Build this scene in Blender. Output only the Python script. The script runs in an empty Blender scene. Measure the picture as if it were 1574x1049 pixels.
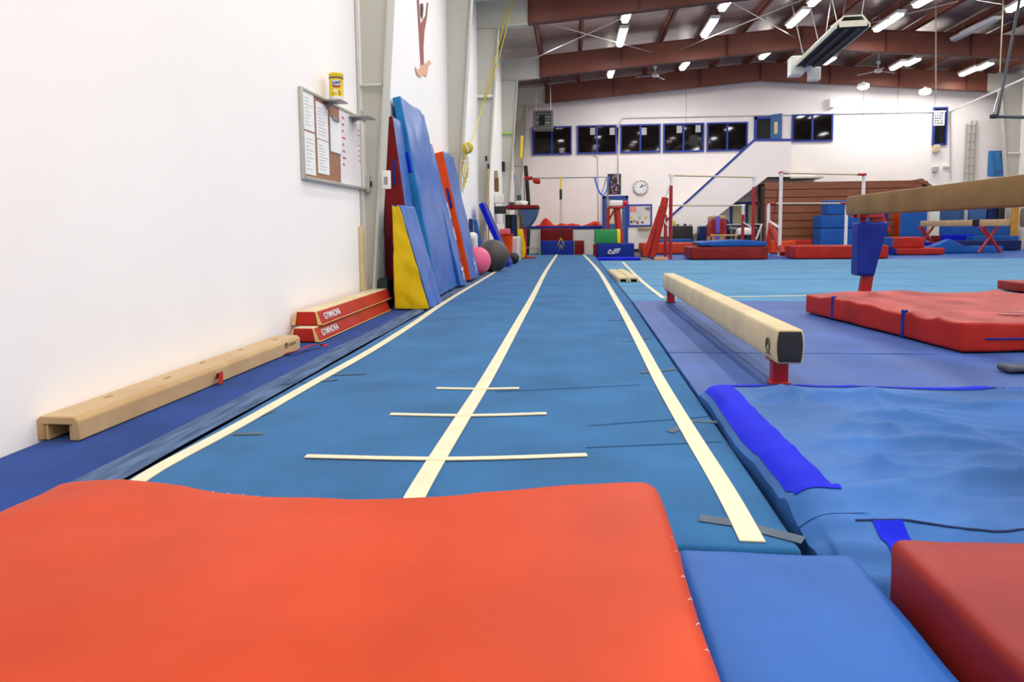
import bpy, math, random
from mathutils import Vector, Matrix, noise
random.seed(7)
C = bpy.context.scene.collection
PI = math.pi
# ------------------------------------------------------------------ camera
F, PPX, PPY, H, ROLL = 1050.0, 787.0, 439.0, 0.88, -0.010
YAW, PIT = 0.0888646, 0.0827304
R = Matrix.Rotation(YAW, 3, 'Z') @ Matrix.Rotation(PI/2 - PIT, 3, 'X') @ Matrix.Rotation(ROLL, 3, 'Z')
EYE = Vector((0, 0, H))
cd = bpy.data.cameras.new('camera'); cam = bpy.data.objects.new('camera', cd); C.objects.link(cam)
cam.matrix_world = Matrix.Translation(EYE) @ R.to_4x4()
cd.sensor_fit = 'HORIZONTAL'; cd.sensor_width = 36.0; cd.lens = F/1574*36
cd.shift_x = 0.0; cd.shift_y = -(524.5-PPY)/1574.0
cd.clip_start = 0.05; cd.clip_end = 200
bpy.context.scene.camera = cam
def ray(px, py): return R @ Vector(((px-PPX)/F, -(py-PPY)/F, -1))
def G(px, py, z=0.0):          # photo pixel -> point on a level plane
    d = ray(px, py); return EYE + d*((z-H)/d.z)
def DY(px, py, Y):             # photo pixel -> point at distance Y down the hall
    d = ray(px, py); return EYE + d*(Y/d.y)
def WX(px, py, X):             # photo pixel -> point on a plane parallel to the long wall
    d = ray(px, py); return EYE + d*(X/d.x)
# ------------------------------------------------------------------ materials
def lin(c): return tuple(((v/255)/12.92 if v/255 <= .04045 else ((v/255+.055)/1.055)**2.4) for v in c)+(1,)
MATS = {}
def mat(name, col, rough=.6, var=.06, vs=3.0, bump=0.0, bs=60.0, metal=0.0, sheen=0.0, col2=None, emit=0, spec=.5, stretch=None, coat=0):
    if name in MATS: return MATS[name]
    m = bpy.data.materials.new(name); m.use_nodes = True; nt = m.node_tree; n = nt.nodes; L = nt.links
    p = n['Principled BSDF']; p.inputs['Roughness'].default_value = rough; p.inputs['Metallic'].default_value = metal
    p.inputs['Specular IOR Level'].default_value = spec
    if sheen: p.inputs['Sheen Weight'].default_value = sheen; p.inputs['Sheen Roughness'].default_value = .5
    if coat: p.inputs['Coat Weight'].default_value = coat; p.inputs['Coat Roughness'].default_value = .25
    tc = n.new('ShaderNodeTexCoord'); src = tc.outputs['Object']
    if stretch:
        mp = n.new('ShaderNodeMapping'); mp.inputs['Scale'].default_value = stretch; L.new(src, mp.inputs['Vector']); src = mp.outputs['Vector']
    kk = 1 if (name in ('white_wall_paint', 'cream_wall_paint', 'white_paper', 'white_plastic', 'whiteboard', 'white_painted_steel') or emit) else .86
    c = tuple(v*kk for v in lin(col)[:3])+(1,)
    if emit:
        p.inputs['Base Color'].default_value = c; p.inputs['Emission Color'].default_value = c; p.inputs['Emission Strength'].default_value = emit
    else:
        nz = n.new('ShaderNodeTexNoise'); nz.inputs['Scale'].default_value = vs; nz.inputs['Detail'].default_value = 6; L.new(src, nz.inputs['Vector'])
        rp = n.new('ShaderNodeValToRGB'); rp.color_ramp.elements[0].position = .3; rp.color_ramp.elements[1].position = .7
        a = tuple(v*kk for v in lin(col2)[:3])+(1,) if col2 else tuple(min(1, v*(1+var*1.6)+var*.03) for v in c[:3])+(1,)
        b = c if col2 else tuple(v*(1-var*1.6) for v in c[:3])+(1,)
        rp.color_ramp.elements[0].color = b; rp.color_ramp.elements[1].color = a
        L.new(nz.outputs['Fac'], rp.inputs['Fac']); L.new(rp.outputs['Color'], p.inputs['Base Color'])
    if bump:
        nb = n.new('ShaderNodeTexNoise'); nb.inputs['Scale'].default_value = bs; nb.inputs['Detail'].default_value = 4; L.new(src, nb.inputs['Vector'])
        bp = n.new('ShaderNodeBump'); bp.inputs['Strength'].default_value = bump; bp.inputs['Distance'].default_value = .01
        L.new(nb.outputs['Fac'], bp.inputs['Height']); L.new(bp.outputs['Normal'], p.inputs['Normal'])
    MATS[name] = m; return m
def vinyl(name, col, **k):
    d = dict(rough=.42, var=.07, vs=4, bump=.12, bs=14, spec=.2); d.update(k); return mat(name, col, **d)
WALL = mat('white_wall_paint', (247, 243, 239), .75, .015, .8, .04, 90)
BWALL = mat('cream_wall_paint', (245, 237, 232), .75, .02, .5, .04, 60)
CONC = mat('grey_concrete', (92, 94, 100), .7, .15, 2, .1, 30)
CARPET = mat('blue_carpet', (38, 105, 158), .95, .12, 2.2, .45, 380, sheen=.12, spec=.1)
CARPETL = mat('light_blue_carpet', (84, 143, 184), .95, .08, 1.5, .3, 300, sheen=.12, spec=.1)
NAVY = mat('navy_carpet', (12, 60, 136), .95, .12, 3, .35, 400, sheen=.1, spec=.1)
GREYST = mat('grey_worn_fabric', (84, 104, 138), .9, .28, 5, .2, 80, spec=.1, stretch=(6, .6, 1))
TAPE = mat('cream_tape', (230, 220, 186), .7, .04, 8)
RESID = mat('tape_residue_grey', (86, 100, 114), .9, .1, 8)
SUEDE = mat('tan_suede', (206, 172, 122), .9, .08, 5, .25, 160, sheen=.3, spec=.15, col2=(190, 154, 104))
SUEDEL = mat('cream_suede', (216, 196, 152), .88, .07, 4, .2, 160, sheen=.2, spec=.15)
SUEDED = mat('brown_suede', (134, 102, 56), .9, .1, 3, .2, 120, sheen=.1, spec=.1)
WOOD = mat('pale_wood', (206, 170, 110), .55, .12, 4, .05, 30, stretch=(1, 8, 8))
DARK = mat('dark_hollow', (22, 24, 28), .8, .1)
BLACK = mat('black_vinyl', (24, 24, 26), .5, .1, 6, .15, 60)
ORANGE = vinyl('orange_vinyl', (198, 64, 22), rough=.5, vs=2.2, var=.09, bump=.06)
ORANGE2 = vinyl('bright_orange_vinyl', (228, 76, 16))
RED = vinyl('red_vinyl', (182, 40, 28), vs=3, var=.1)
DRED = vinyl('dark_red_vinyl', (146, 34, 26), vs=3, var=.14)
WRED = vinyl('worn_red_vinyl', (178, 82, 76), vs=2.5, var=.18, rough=.6)
MAROON = vinyl('maroon_vinyl', (120, 16, 20))
BLUE = vinyl('blue_vinyl', (30, 93, 174), vs=3, var=.08)
SOFTB = vinyl('soft_blue_vinyl', (66, 112, 190), vs=3, var=.08, rough=.3, bump=.5, bs=5)
WEARB = vinyl('worn_blue_vinyl', (46, 98, 164), vs=1.6, var=.2, rough=.5)
FLATB = vinyl('faded_blue_vinyl', (58, 92, 160), vs=1.3, var=.16, rough=.5)
ROYAL = vinyl('royal_blue_vinyl', (10, 28, 210), rough=.65, spec=.12)
DEEPB = vinyl('deep_blue_vinyl', (12, 44, 146))
NAVYV = vinyl('navy_vinyl', (26, 46, 96))
SKYB = vinyl('sky_blue_vinyl', (38, 128, 190))
YELLOW = vinyl('yellow_vinyl', (232, 194, 14))
GREEN = vinyl('green_vinyl', (22, 128, 62))
DGREEN = mat('dark_green_plastic', (14, 38, 34), .6)
PINK = vinyl('pink_rubber', (240, 110, 150), rough=.3, var=.02)
GREYR = mat('charcoal_rubber', (70, 66, 62), .5, .04)
STEELR = mat('red_painted_steel', (176, 22, 28), .35, .05, spec=.5)
STEELW = mat('white_painted_steel', (232, 230, 226), .35, .03)
STEEL = mat('bare_steel', (170, 170, 168), .35, .05, metal=.8)
ALU = mat('aluminium', (200, 198, 190), .4, .04, metal=.5)
PALE = mat('pale_column_paint', (206, 204, 192), .6, .03, .7)
RUST = mat('red_oxide_paint', (126, 66, 49), .6, .08, 1.0)
RUSTD = mat('dark_red_oxide_paint', (92, 46, 36), .6, .1, 1.0)
FOIL = mat('foil_insulation', (206, 198, 194), .3, .12, 1.2, .35, 3.0, metal=.85, stretch=(.5, 3, 1))
TRIMB = mat('blue_trim_paint', (28, 58, 160), .45, .03)
DOORB = mat('blue_door_paint', (48, 100, 160), .45, .04)
GLASS = mat('dark_window_glass', (14, 13, 14), .04, .1, spec=.6)
CGLASS = mat('cream_glass', (226, 212, 160), .3, .03)  # flat pale cream pane colour
PAPER = mat('white_paper', (236, 236, 234), .8, .02)
GREYP = mat('grey_paper', (188, 186, 186), .8, .1, 30)
INK = mat('dark_ink', (70, 70, 76), .8)
CORK = mat('cork', (170, 122, 96), .9, .15, 60, .2, 200)
WBOARD = mat('whiteboard', (238, 232, 232), .25, .02, 2)
RINK = mat('red_marker', (214, 120, 128), .8)
BLEACH = mat('brown_wood', (144, 82, 50), .5, .12, 2, .05, 20, stretch=(.6, 4, 4))
BLEACHD = mat('dark_brown_wood', (52, 28, 20), .6)
TUBE = mat('lit_tube', (255, 250, 240), emit=14)
LAMPW = mat('lit_flood_lamp', (255, 246, 236), emit=20)
PLASW = mat('white_plastic', (228, 226, 220), .4, .03)
YPLAS = mat('yellow_plastic', (240, 206, 20), .35, .04)
ROPEY = mat('yellow_rope', (222, 200, 40), .8, .1, 40)
BANDB = mat('blue_band', (40, 110, 220), .5)
FLESH = mat('pink_decal', (206, 138, 120), .7, .1, 14)
FLESHD = mat('brown_pink_decal', (162, 92, 82), .7, .14, 14)
PEACH = mat('peach_decal', (240, 186, 152), .7, .1, 14)
PURPLE = vinyl('purple_foam', (120, 96, 200))
WHITEL = mat('white_print', (232, 236, 240), .6)
LIME = mat('lime_paint', (170, 220, 90), .5)
# ------------------------------------------------------------------ mesh helpers
class B:
    def __init__(s): s.v = []; s.f = []; s.m = []
    def add(s, vs, fs, mi=0):
        k = len(s.v); s.v += [Vector(p) for p in vs]
        for i, f in enumerate(fs): s.f.append([k+j for j in f]); s.m.append(mi[i] if isinstance(mi, list) else mi)
        return s
    def box(s, x0, x1, y0, y1, z0, z1, mi=0):
        return s.add([(x0,y0,z0),(x1,y0,z0),(x1,y1,z0),(x0,y1,z0),(x0,y0,z1),(x1,y0,z1),(x1,y1,z1),(x0,y1,z1)],
            [(0,3,2,1),(4,5,6,7),(0,1,5,4),(1,2,6,5),(2,3,7,6),(3,0,4,7)], mi)
    def prism(s, poly, a0, a1, axis='y', mi=0, capmi=None):
        def q(p, a): return (p[0], a, p[1]) if axis == 'y' else ((a, p[0], p[1]) if axis == 'x' else (p[0], p[1], a))
        n = len(poly); vs = [q(p, a0) for p in poly]+[q(p, a1) for p in poly]
        fs = [list(range(n)), list(range(2*n-1, n-1, -1))]+[(i, i+n, (i+1) % n+n, (i+1) % n) for i in range(n)]
        cm = mi if capmi is None else capmi
        return s.add(vs, fs, [cm, cm]+[mi]*n)
    def tube(s, pts, r, n=10, mi=0, r1=None, closed=False):
        pts = [Vector(p) for p in pts]; rings = []; up = Vector((0, 0, 1)); N = len(pts); vs = []; fs = []
        for i, p in enumerate(pts):
            t = (pts[min(i+1, N-1)]-pts[max(i-1, 0)]).normalized()
            a = t.cross(up)
            if a.length < 1e-3: a = t.cross(Vector((1, 0, 0)))
            a.normalize(); b = t.cross(a)
            rr = r if r1 is None else r+(r1-r)*i/(N-1)
            vs += [p+(a*math.cos(2*PI*k/n)+b*math.sin(2*PI*k/n))*rr for k in range(n)]
        for i in range(N-1):
            fs += [(i*n+k, i*n+(k+1) % n, (i+1)*n+(k+1) % n, (i+1)*n+k) for k in range(n)]
        fs += [list(range(n-1, -1, -1)), list(range((N-1)*n, N*n))]
        return s.add(vs, fs, mi)
    def lathe(s, prof, n=32, at=(0, 0, 0), mi=0, cap=True):
        vs = []; fs = []; N = len(prof)
        for r, z in prof: vs += [(at[0]+max(r, 1e-4)*math.cos(2*PI*k/n), at[1]+max(r, 1e-4)*math.sin(2*PI*k/n), at[2]+z) for k in range(n)]
        for i in range(N-1): fs += [(i*n+k, i*n+(k+1) % n, (i+1)*n+(k+1) % n, (i+1)*n+k) for k in range(n)]
        if cap: fs += [list(range(n-1, -1, -1)), list(range((N-1)*n, N*n))]
        return s.add(vs, fs, mi)
    def ribbon(s, pts, w, t=.003, mi=0, axis=None):   # flat tape along floor points
        pts = [Vector(p) for p in pts]; N = len(pts); vs = []
        for i, p in enumerate(pts):
            d = (pts[min(i+1, N-1)]-pts[max(i-1, 0)]); d.z = 0; d.normalize()
            sd = Vector((-d.y, d.x, 0))*w/2
            for q in (p+sd, p-sd): vs += [q, q+Vector((0, 0, t))]
        fs = []
        for i in range(N-1):
            a = 4*i; b = a+4; fs += [(a+1, b+1, b+3, a+3), (a, a+2, b+2, b), (a, b, b+1, a+1), (a+2, a+3, b+3, b+2)]
        e = 4*(N-1); fs += [(0, 1, 3, 2), (e, e+2, e+3, e+1)]
        return s.add(vs, fs, mi)
    def rbox(s, size, r=.02, n=(6, 6, 3), wob=0, ws=(3, 3, 3), seed=0, warp=None, at=(0, 0, 0), sides=None, fine=None):
        """soft-edged box standing on z=0, centred in x,y; sides: material index by '+x' ... ; warp(p)->p"""
        h = [v/2 for v in size]; r = min([r]+[v*.999 for v in h]); ax = []
        for i in range(3):
            e = [-h[i]+r*k/3 for k in range(4)]; m = [-(h[i]-r)+2*(h[i]-r)*k/n[i] for k in range(1, n[i])]
            ax.append(sorted(set(round(v, 6) for v in e+m+[-v for v in e])))
        ids = {}; vs = []; fs = []; ms = []
        def vid(p):
            k = tuple(round(c, 5) for c in p)
            if k not in ids:
                ids[k] = len(vs); inn = Vector([max(-(h[i]-r), min(h[i]-r, p[i])) for i in range(3)]); d = Vector(p)-inn
                dn = d.normalized(); q = inn+dn*r
                if wob:
                    u = Vector((q.x*ws[0]+seed*7.3, q.y*ws[1]+seed*3.1, q.z*ws[2]+seed))
                    q = q+dn*wob*(noise.noise(u)+.5*noise.noise(u*2.3))
                q = q+Vector((0, 0, h[2]))
                if warp: q = Vector(warp(q))
                vs.append(q+Vector(at))
            return ids[k]
        for axn in range(3):
            a, b = [(1, 2), (2, 0), (0, 1)][axn]
            for sg in (-1, 1):
                key = ('-' if sg < 0 else '+')+'xyz'[axn]; mi = (sides or {}).get(key, 0)
                for i in range(len(ax[a])-1):
                    for j in range(len(ax[b])-1):
                        q = []
                        for u, w in ((i, j), (i+1, j), (i+1, j+1), (i, j+1)):
                            p = [0, 0, 0]; p[axn] = sg*h[axn]; p[a] = ax[a][u]; p[b] = ax[b][w]; q.append(vid(p))
                        fs.append(q if sg > 0 else q[::-1]); ms.append(mi)
        k = len(s.v); s.v += vs
        for f, m in zip(fs, ms): s.f.append([k+j for j in f]); s.m.append(m)
        return s
    def rows(s, grid, mi=0):     # grid of points -> surface
        m = len(grid[0]); vs = [p for g in grid for p in g]
        fs = [(i*m+j, i*m+j+1, (i+1)*m+j+1, (i+1)*m+j) for i in range(len(grid)-1) for j in range(m-1)]
        return s.add(vs, fs, mi)
    def xf(s, M, k=0):
        for i in range(k, len(s.v)): s.v[i] = M @ s.v[i]
        return s
def obj(name, b, mats, parent=None, bevel=0, ang=42, kind=None):
    me = bpy.data.meshes.new(name); me.from_pydata([tuple(v) for v in b.v], [], b.f)
    for m in (mats if isinstance(mats, (list, tuple)) else [mats]): me.materials.append(m)
    me.polygons.foreach_set('material_index', b.m); me.polygons.foreach_set('use_smooth', [True]*len(b.f))
    me.update(); me.validate(); me.set_sharp_from_angle(angle=math.radians(ang))
    o = bpy.data.objects.new(name, me); C.objects.link(o)
    if bevel:
        md = o.modifiers.new('edge', 'BEVEL'); md.width = bevel; md.segments = 2; md.limit_method = 'ANGLE'; md.angle_limit = math.radians(35)
    if parent is not None: o.parent = parent
    if kind: o['kind'] = kind
    return o
def tag(o, label, cat, group=None, kind='thing'):
    o['label'] = label; o['category'] = cat; o['kind'] = kind
    if group: o['group'] = group
    return o
def thing(name, label, cat, loc=(0, 0, 0), rz=0, group=None, M=None):
    o = bpy.data.objects.new(name, None); C.objects.link(o); o.empty_display_size = .1
    if M is not None: o.matrix_world = M
    else: o.location = loc; o.rotation_euler = (0, 0, rz)
    return tag(o, label, cat, group)
def dup(root, loc, rz, label, group=None):
    r = root.copy(); C.objects.link(r); r.location = loc; r.rotation_euler = (0, 0, rz); r['label'] = label
    if group: r['group'] = group
    for ch in list(root.children):
        c = ch.copy(); C.objects.link(c); c.parent = r
        for g in ch.children:
            d = g.copy(); C.objects.link(d); d.parent = c
    return r
def struct(name, b, m, parent=None, bevel=0):
    o = obj(name, b, m, parent, bevel); 
    if parent is None: o['kind'] = 'structure'
    return o
def basis(o, x, y):
    x = Vector(x).normalized(); y = Vector(y); z = x.cross(y).normalized(); y = z.cross(x)
    return Matrix(((x.x, y.x, z.x, o[0]), (x.y, y.y, z.y, o[1]), (x.z, y.z, z.z, o[2]), (0, 0, 0, 1)))
def text(name, s, size, m, M, parent, bold=0.0, ext=.001):
    cu = bpy.data.curves.new(name, 'FONT'); cu.body = s; cu.size = size; cu.extrude = ext; cu.offset = bold; cu.align_x = 'CENTER'; cu.align_y = 'CENTER'
    t = bpy.data.objects.new(name+'_curve', cu); C.objects.link(t); bpy.context.view_layer.update()
    me = bpy.data.meshes.new_from_object(t.evaluated_get(bpy.context.evaluated_depsgraph_get())); bpy.data.objects.remove(t); bpy.data.curves.remove(cu)
    me.name = name; me.materials.clear(); me.materials.append(m); me.transform(M)
    o = bpy.data.objects.new(name, me); C.objects.link(o); o.parent = parent; return o
# ================================================================== THE SETTING
XL, XR, YB, YF = -2.30, 16.6, 27.9, -6.0
FZ = -.10
def zb(X): return 5.74+.078*((X+1.5) if X < 7.15 else (15.8-X))     # underside of rafters
def zr(X): return zb(X)+.88                                          # roof sheet
struct('floor', B().box(XL, XR, YF, YB, FZ-.1, FZ), CONC)
struct('wall_left', B().box(XL-.2, XL, YF, YB, FZ-.1, zr(XL)+.3), WALL)
struct('wall_right', B().box(XR, XR+.2, YF, YB, FZ-.1, zr(XR)+.3), BWALL)
struct('wall_front', B().prism([(XL-.2, FZ-.1), (XR+.2, FZ-.1), (XR+.2, zr(XR)+.2), (7.15, zr(7.15)+.2), (XL-.2, zr(XL)+.2)], YF-.2, YF), WALL)
struct('wall_back', B().prism([(XL-.2, FZ-.1), (XR+.2, FZ-.1), (XR+.2, zr(XR)+.2), (7.15, zr(7.15)+.2), (XL-.2, zr(XL)+.2)], YB, YB+.2), BWALL)
struct('baseboard_back', B().box(1.9, 4.2, YB-.03, YB-.002, FZ, FZ+.12).box(-1.9, 1.2, YB-.03, YB-.002, FZ, FZ+.12), BLACK)
struct('ceiling', B().prism([(XL-.2, zr(XL)), (7.15, zr(7.15)), (XR+.2, zr(XR)), (XR+.2, zr(XR)+.12), (7.15, zr(7.15)+.12), (XL-.2, zr(XL)+.12)], YF-.2, YB+.2), FOIL)
b = B()
for px in (1055, 1327, 1380, 1437.5):
    p = DY(px, 150, YB); b.box(p.x-.012, p.x+.012, YB-.006, YB-.001, 5.0, zb(p.x)+.2)
struct('trim_1', b, PALE)
FR = [7.5, 12.75, 16.9, 22.7, 27.35]
def prot(z): return .08+.078*z
for i, Y in enumerate(FR):
    b = B(); zt = zr(XL)-.05; zk = zb(-1.1)
    # tapered web with the haunch at its top
    z0 = .0 if i < 3 else FZ
    pl = [(XL, z0), (XL+prot(0), z0), (XL+prot(zk), zk-.05), (-1.05, zb(-1.05)), (-1.05, zb(-1.05)+.68), (XL, zb(XL)+.68)]
    b.prism(pl, Y-.012, Y+.012)
    fl = [(XL+prot(0)-.01, z0), (XL+prot(0)+.012, z0), (XL+prot(zk)+.012, zk-.06), (XL+prot(zk)-.01, zk-.06)]
    b.prism(fl, Y-.11, Y+.11)
    b.prism([(XL+prot(zk)-.02, zk-.06), (-1.05, zb(-1.05)-.012), (-1.05, zb(-1.05)+.012), (XL+prot(zk)-.02, zk-.03)], Y-.11, Y+.11)
    b.prism([(XL, zk-.05), (XL+prot(zk), zk-.05), (XL+prot(zk), zk-.03), (XL, zk-.03)], Y-.09, Y-.012)
    o = struct('column', b, PALE)
    zz = [2.45, 2.3, 4.1, 4.0, 3.4][i]
    br = B().tube([(XL, Y-.07, zz), (XL+prot(zz)-.02, Y-.09, zz)], [.02, .012, .04, .035, .03][i], 10)
    obj('flange_brace', br, [PALE, PALE, STEELW, LIME, PALE][i], o)
    b = B()
    for sgn in (0,):
        x0, x1, xm = -1.05, XR-1.25, 7.15
        pts = [(x0, zb(x0)), (xm, zb(xm)), (x1, zb(x1))]
        b.prism(pts+[(x, z+.68) for x, z in pts[::-1]], Y-.01, Y+.01)
        for dz in (0, .66): b.prism([(x, z+dz) for x, z in pts]+[(x, z+dz+.02) for x, z in pts[::-1]], Y-.1, Y+.1, mi=1 if dz == 0 else 0)
        for X in (-1.04, 1.6, 4.9, 7.15, 9.7, 12.2, 14.6): b.box(X-.012, X+.012, Y-.09, Y-.01, zb(X)+.02, zb(X)+.66, 1)
    struct('rafter_beam', b, [RUST, RUSTD])
for Y in FR[3:]:        # far side columns
    b = B(); k = XR
    b.prism([(k, FZ), (k-.14, FZ), (k-.75, zb(k-1.25)-.05), (k-1.25, zb(k-1.25)), (k-1.25, zb(k-1.25)+.68), (k, zb(k)+.68)], Y-.012, Y+.012)
    b.prism([(k-.14, FZ), (k-.165, FZ), (k-.775, zb(k-1.25)-.05), (k-.75, zb(k-1.25)-.05)], Y-.11, Y+.11)
    o = struct('column', b, PALE)
    obj('flange_brace', B().tube([(k, Y-.07, 3.5), (k-.45, Y-.09, 3.5)], .03), STEELW, o)
for k in range(14):
    X = -1.05+1.275*k
    b = B().box(X-.012, X+.012, YF, YB, zb(X)+.68, zr(X)-.01).box(X-.012, X+.10, YF, YB, zb(X)+.68, zb(X)+.695)
    struct('purlin', b, RUST)
# roof rod bracing
for (n, f) in [((850, 38), (1000, 80)), ((952, 30), (788, 105)), ((1124, 3), (1222, 58)), ((1232, 0), (1046, 76)), ((1472, 2), (1312, 42)), ((1500, 0), (1574, 12))]:
    a = DY(*n, FR[2]+.1); c = DY(*f, FR[3]-.1); struct('trim_rod', B().tube([a, c], .013, 6), ALU)
# upper windows on the back wall
def wall_window(i, x0, y0, x1, y1, n=2, Y=YB, frame=.06, pane=GLASS):
    a = DY(x0, y0, Y); c = DY(x1, y1, Y); d = DY(x0, y1, Y); X0, X1 = (a.x+d.x)/2, c.x; Z0, Z1 = (c.z+d.z)/2, a.z
    b = B(); fr = frame
    b.box(X0, X1, Y-.08, Y-.002, Z0, Z0+fr).box(X0, X1, Y-.08, Y-.002, Z1-fr, Z1).box(X0, X0+fr, Y-.08, Y-.002, Z0+fr, Z1-fr).box(X1-fr, X1, Y-.08, Y-.002, Z0+fr, Z1-fr)
    for k in range(1, n):
        xm = X0+(X1-X0)*k/n; b.box(xm-fr*.55, xm+fr*.55, Y-.075, Y-.002, Z0+fr, Z1-fr)
    o = struct('window_%d' % i, b, TRIMB)
    for k in range(n):
        w = (X1-X0)/n; obj('pane', B().box(X0+w*k+fr*.4, X0+w*(k+1)-fr*.4, Y-.03, Y-.004, Z0+fr*.6, Z1-fr*.6), pane, o)
    return X0, X1, Z0, Z1
W = [wall_window(i+1, *r) for i, r in enumerate([(818, 195.5, 879, 238.5), (887, 193.5, 948, 236.7), (953, 192, 1015, 235), (1019, 190.5, 1081.5, 234), (1086, 189, 1148.5, 232.5), (1216.5, 176, 1279, 218)])]
wall_window(7, 1433, 165.5, 1453.5, 223.5, 1)
for px, py, wd in [(911, 202, 8), (941, 202, 8), (990, 202, 9), (1044, 199, 8), (1073, 198, 8), ]:
    p = DY(px, py, YB-.085); w = .1
    tag(obj('paper', B().box(p.x-w, p.x+w, YB-.095, YB-.082, p.z-.14, p.z+.14), GREYP), {911: 'white paper taped in the left pane of the second upper window', 941: 'white paper taped in the right pane of the second upper window',
        990: 'white paper taped beside the mullion of the middle upper window', 1044: 'white paper taped in the left pane of the fourth upper window', 1073: 'white paper taped in the right pane of the fourth upper window'}[px], 'paper', 'papers taped in the upper windows')
# upper door on the landing
a = DY(1159, 180, YB); c = DY(1199, 217.5, YB); b = B()
b.box(a.x, a.x+.1, YB-.08, YB-.002, c.z, a.z).box(c.x-.1, c.x, YB-.08, YB-.002, c.z, a.z).box(a.x, c.x, YB-.08, YB-.002, a.z-.1, a.z)
dr = struct('door_1', b, TRIMB)
obj('opening', B().box(a.x+.1, c.x-.1, YB-.02, YB-.003, c.z, a.z-.1), DARK, dr)
lf = obj('leaf', B().box(0, .05, -.45, 0, 0, 1.0), DOORB, dr, .004); lf.matrix_world = Matrix.Translation((DY(1184, 200, YB-.1).x, YB-.1, c.z+.02)) @ Matrix.Rotation(math.radians(48), 4, 'Z')
obj('door_glass', B().box(-.008, -.002, -.3, -.16, .25, .7), CGLASS, lf)
# lower blue door
a = DY(926, 301.5, YB); c = DY(965, 388, YB); b = B(); Z1 = a.z
b.box(a.x, a.x+.1, YB-.08, YB-.002, FZ, Z1).box(c.x-.1, c.x, YB-.08, YB-.002, FZ, Z1).box(a.x, c.x, YB-.08, YB-.002, Z1-.1, Z1)
d2 = struct('door_2', b, TRIMB)
lf = obj('leaf', B().box(a.x+.1, c.x-.1, YB-.06, YB-.004, FZ+.01, Z1-.1), DOORB, d2)
p0 = DY(937, 318, YB-.07); p1 = DY(956, 344, YB-.07)
obj('door_glass', B().box(p0.x, p1.x, YB-.068, YB-.06, p1.z, p0.z), CGLASS, lf)
obj('door_handle', B().tube([(c.x-.17, YB-.06, .85), (c.x-.17, YB-.13, .85), (c.x-.3, YB-.13, .85)], .016, 8), STEEL, lf)
obj('door_closer', B().box(a.x+.15, a.x+.5, YB-.12, YB-.06, Z1-.24, Z1-.16), STEEL, lf)
# staircase block against the back wall
YS = 26.9
P = [DY(*q, YS) for q in [(1160, 217), (1216, 217), (1216, 272), (1180, 272), (1063, 364), (1010, 364), (1008, 356)]]
poly = [(p.x, p.z) for p in P]
b = B().prism(poly, YS, YB-.001); st = struct('wall_stair', b, BWALL)
t0, t1, t2 = P[6], P[0], P[1]
def band(p, q, w=.1, d0=-.02, d1=.10): # sloping cap along the stair wall
    return B().prism([(p.x, p.z), (q.x, q.z), (q.x, q.z+w), (p.x, p.z+w)], YS+d0, YS+d1)
obj('cap', band(t0, t1), TRIMB, st); obj('cap', band(t1, t2, .09), TRIMB, st)
struct('wall_stair_soffit', B().box(P[2].x-.02, P[2].x+1.2, YS+.02, YB-.002, P[2].z-.06, P[2].z), PALE)
wall_window(8, 1122, 311, 1172.5, 348, 2, YB, .09, CGLASS)
# ------------------------------------------------------------------ lights of the hall
def area(x, y, z, sx, sy, w, col=(1, .985, .96)):
    l = bpy.data.lights.new('ceiling_area_light', 'AREA'); l.shape = 'RECTANGLE'; l.size = sx; l.size_y = sy; l.energy = w; l.color = col
    o = bpy.data.objects.new('ceiling_area_light', l); C.objects.link(o); o.location = (x, y, z); return o
LW = 62
def fixture_mesh():
    t = thing('ceiling_light', '', 'ceiling light', (0, 0, 0), 0, 'fluorescent strip lights under the roof')
    obj('housing', B().box(-.11, .11, -.5, .5, .05, .12).prism([(-.11, .05), (.11, .05), (.05, .02), (-.05, .02)], -.5, .5), PLASW, t)
    b = B(); b.rbox((.15, .96, .07), .034, (2, 4, 2), at=(0, 0, -.045)); obj('tube', b, TUBE, t)
    for s in (-.35, .35): obj('hanger', B().tube([(0, s, .12), (0, s, .42)], .006, 6), STEEL, t)
    return t
fx0 = fixture_mesh(); first = True
FX = [((966, 22), (960, 39), 'nearer light of the first row, over the tumbling strip'), ((961, 46), (951, 78), 'longest light of the first row, over the tumbling strip'), ((941, 112), (937, 123), 'small far light of the first row, between the last two rafters'),
 ((1123, 3), (1108, 21), 'upper light of the second row at the top of the photo'), ((1102, 31), (1080, 64), 'longer light of the second row above the middle rafter'), ((1059, 98), (1046, 112), 'far light of the second row beyond the middle rafter'),
 ((1264, -2), (1248, 11), 'light at the top edge just above the hanging heater'), ((1245, 17), (1209, 49), 'long light beside the far half of the hanging heater'), ((1184, 82), (1168, 95), 'light beyond the middle rafter at the ridge'),
 ((1437, 0), (1408, 13), 'light at the top edge right of the hanging heater'), ((1392, 22), (1341, 55), 'long light to the right of the hanging heater'), ((1285, 91), (1265, 103), 'light below the hanging heater, before the last rafter'),
 ((1580, 3), (1550, 24), 'light in the upper corner beside the unlit fixture'),
 ((1413, 94), (1393, 104), 'short light beside the ceiling fan'), ((1391, 98), (1370, 112), 'longer light just past the blade of the ceiling fan'), ((1522, 101), (1507, 110), 'short light over the far corner column'), ((1504, 107), (1476, 121), 'longer light near the far corner column')]
def rowpt(px, py):     # on a plane hung a little below the roof sheet
    X = 5
    for _ in range(12): q = G(px, py, zr(X)-.5); X = q.x
    return q
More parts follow.
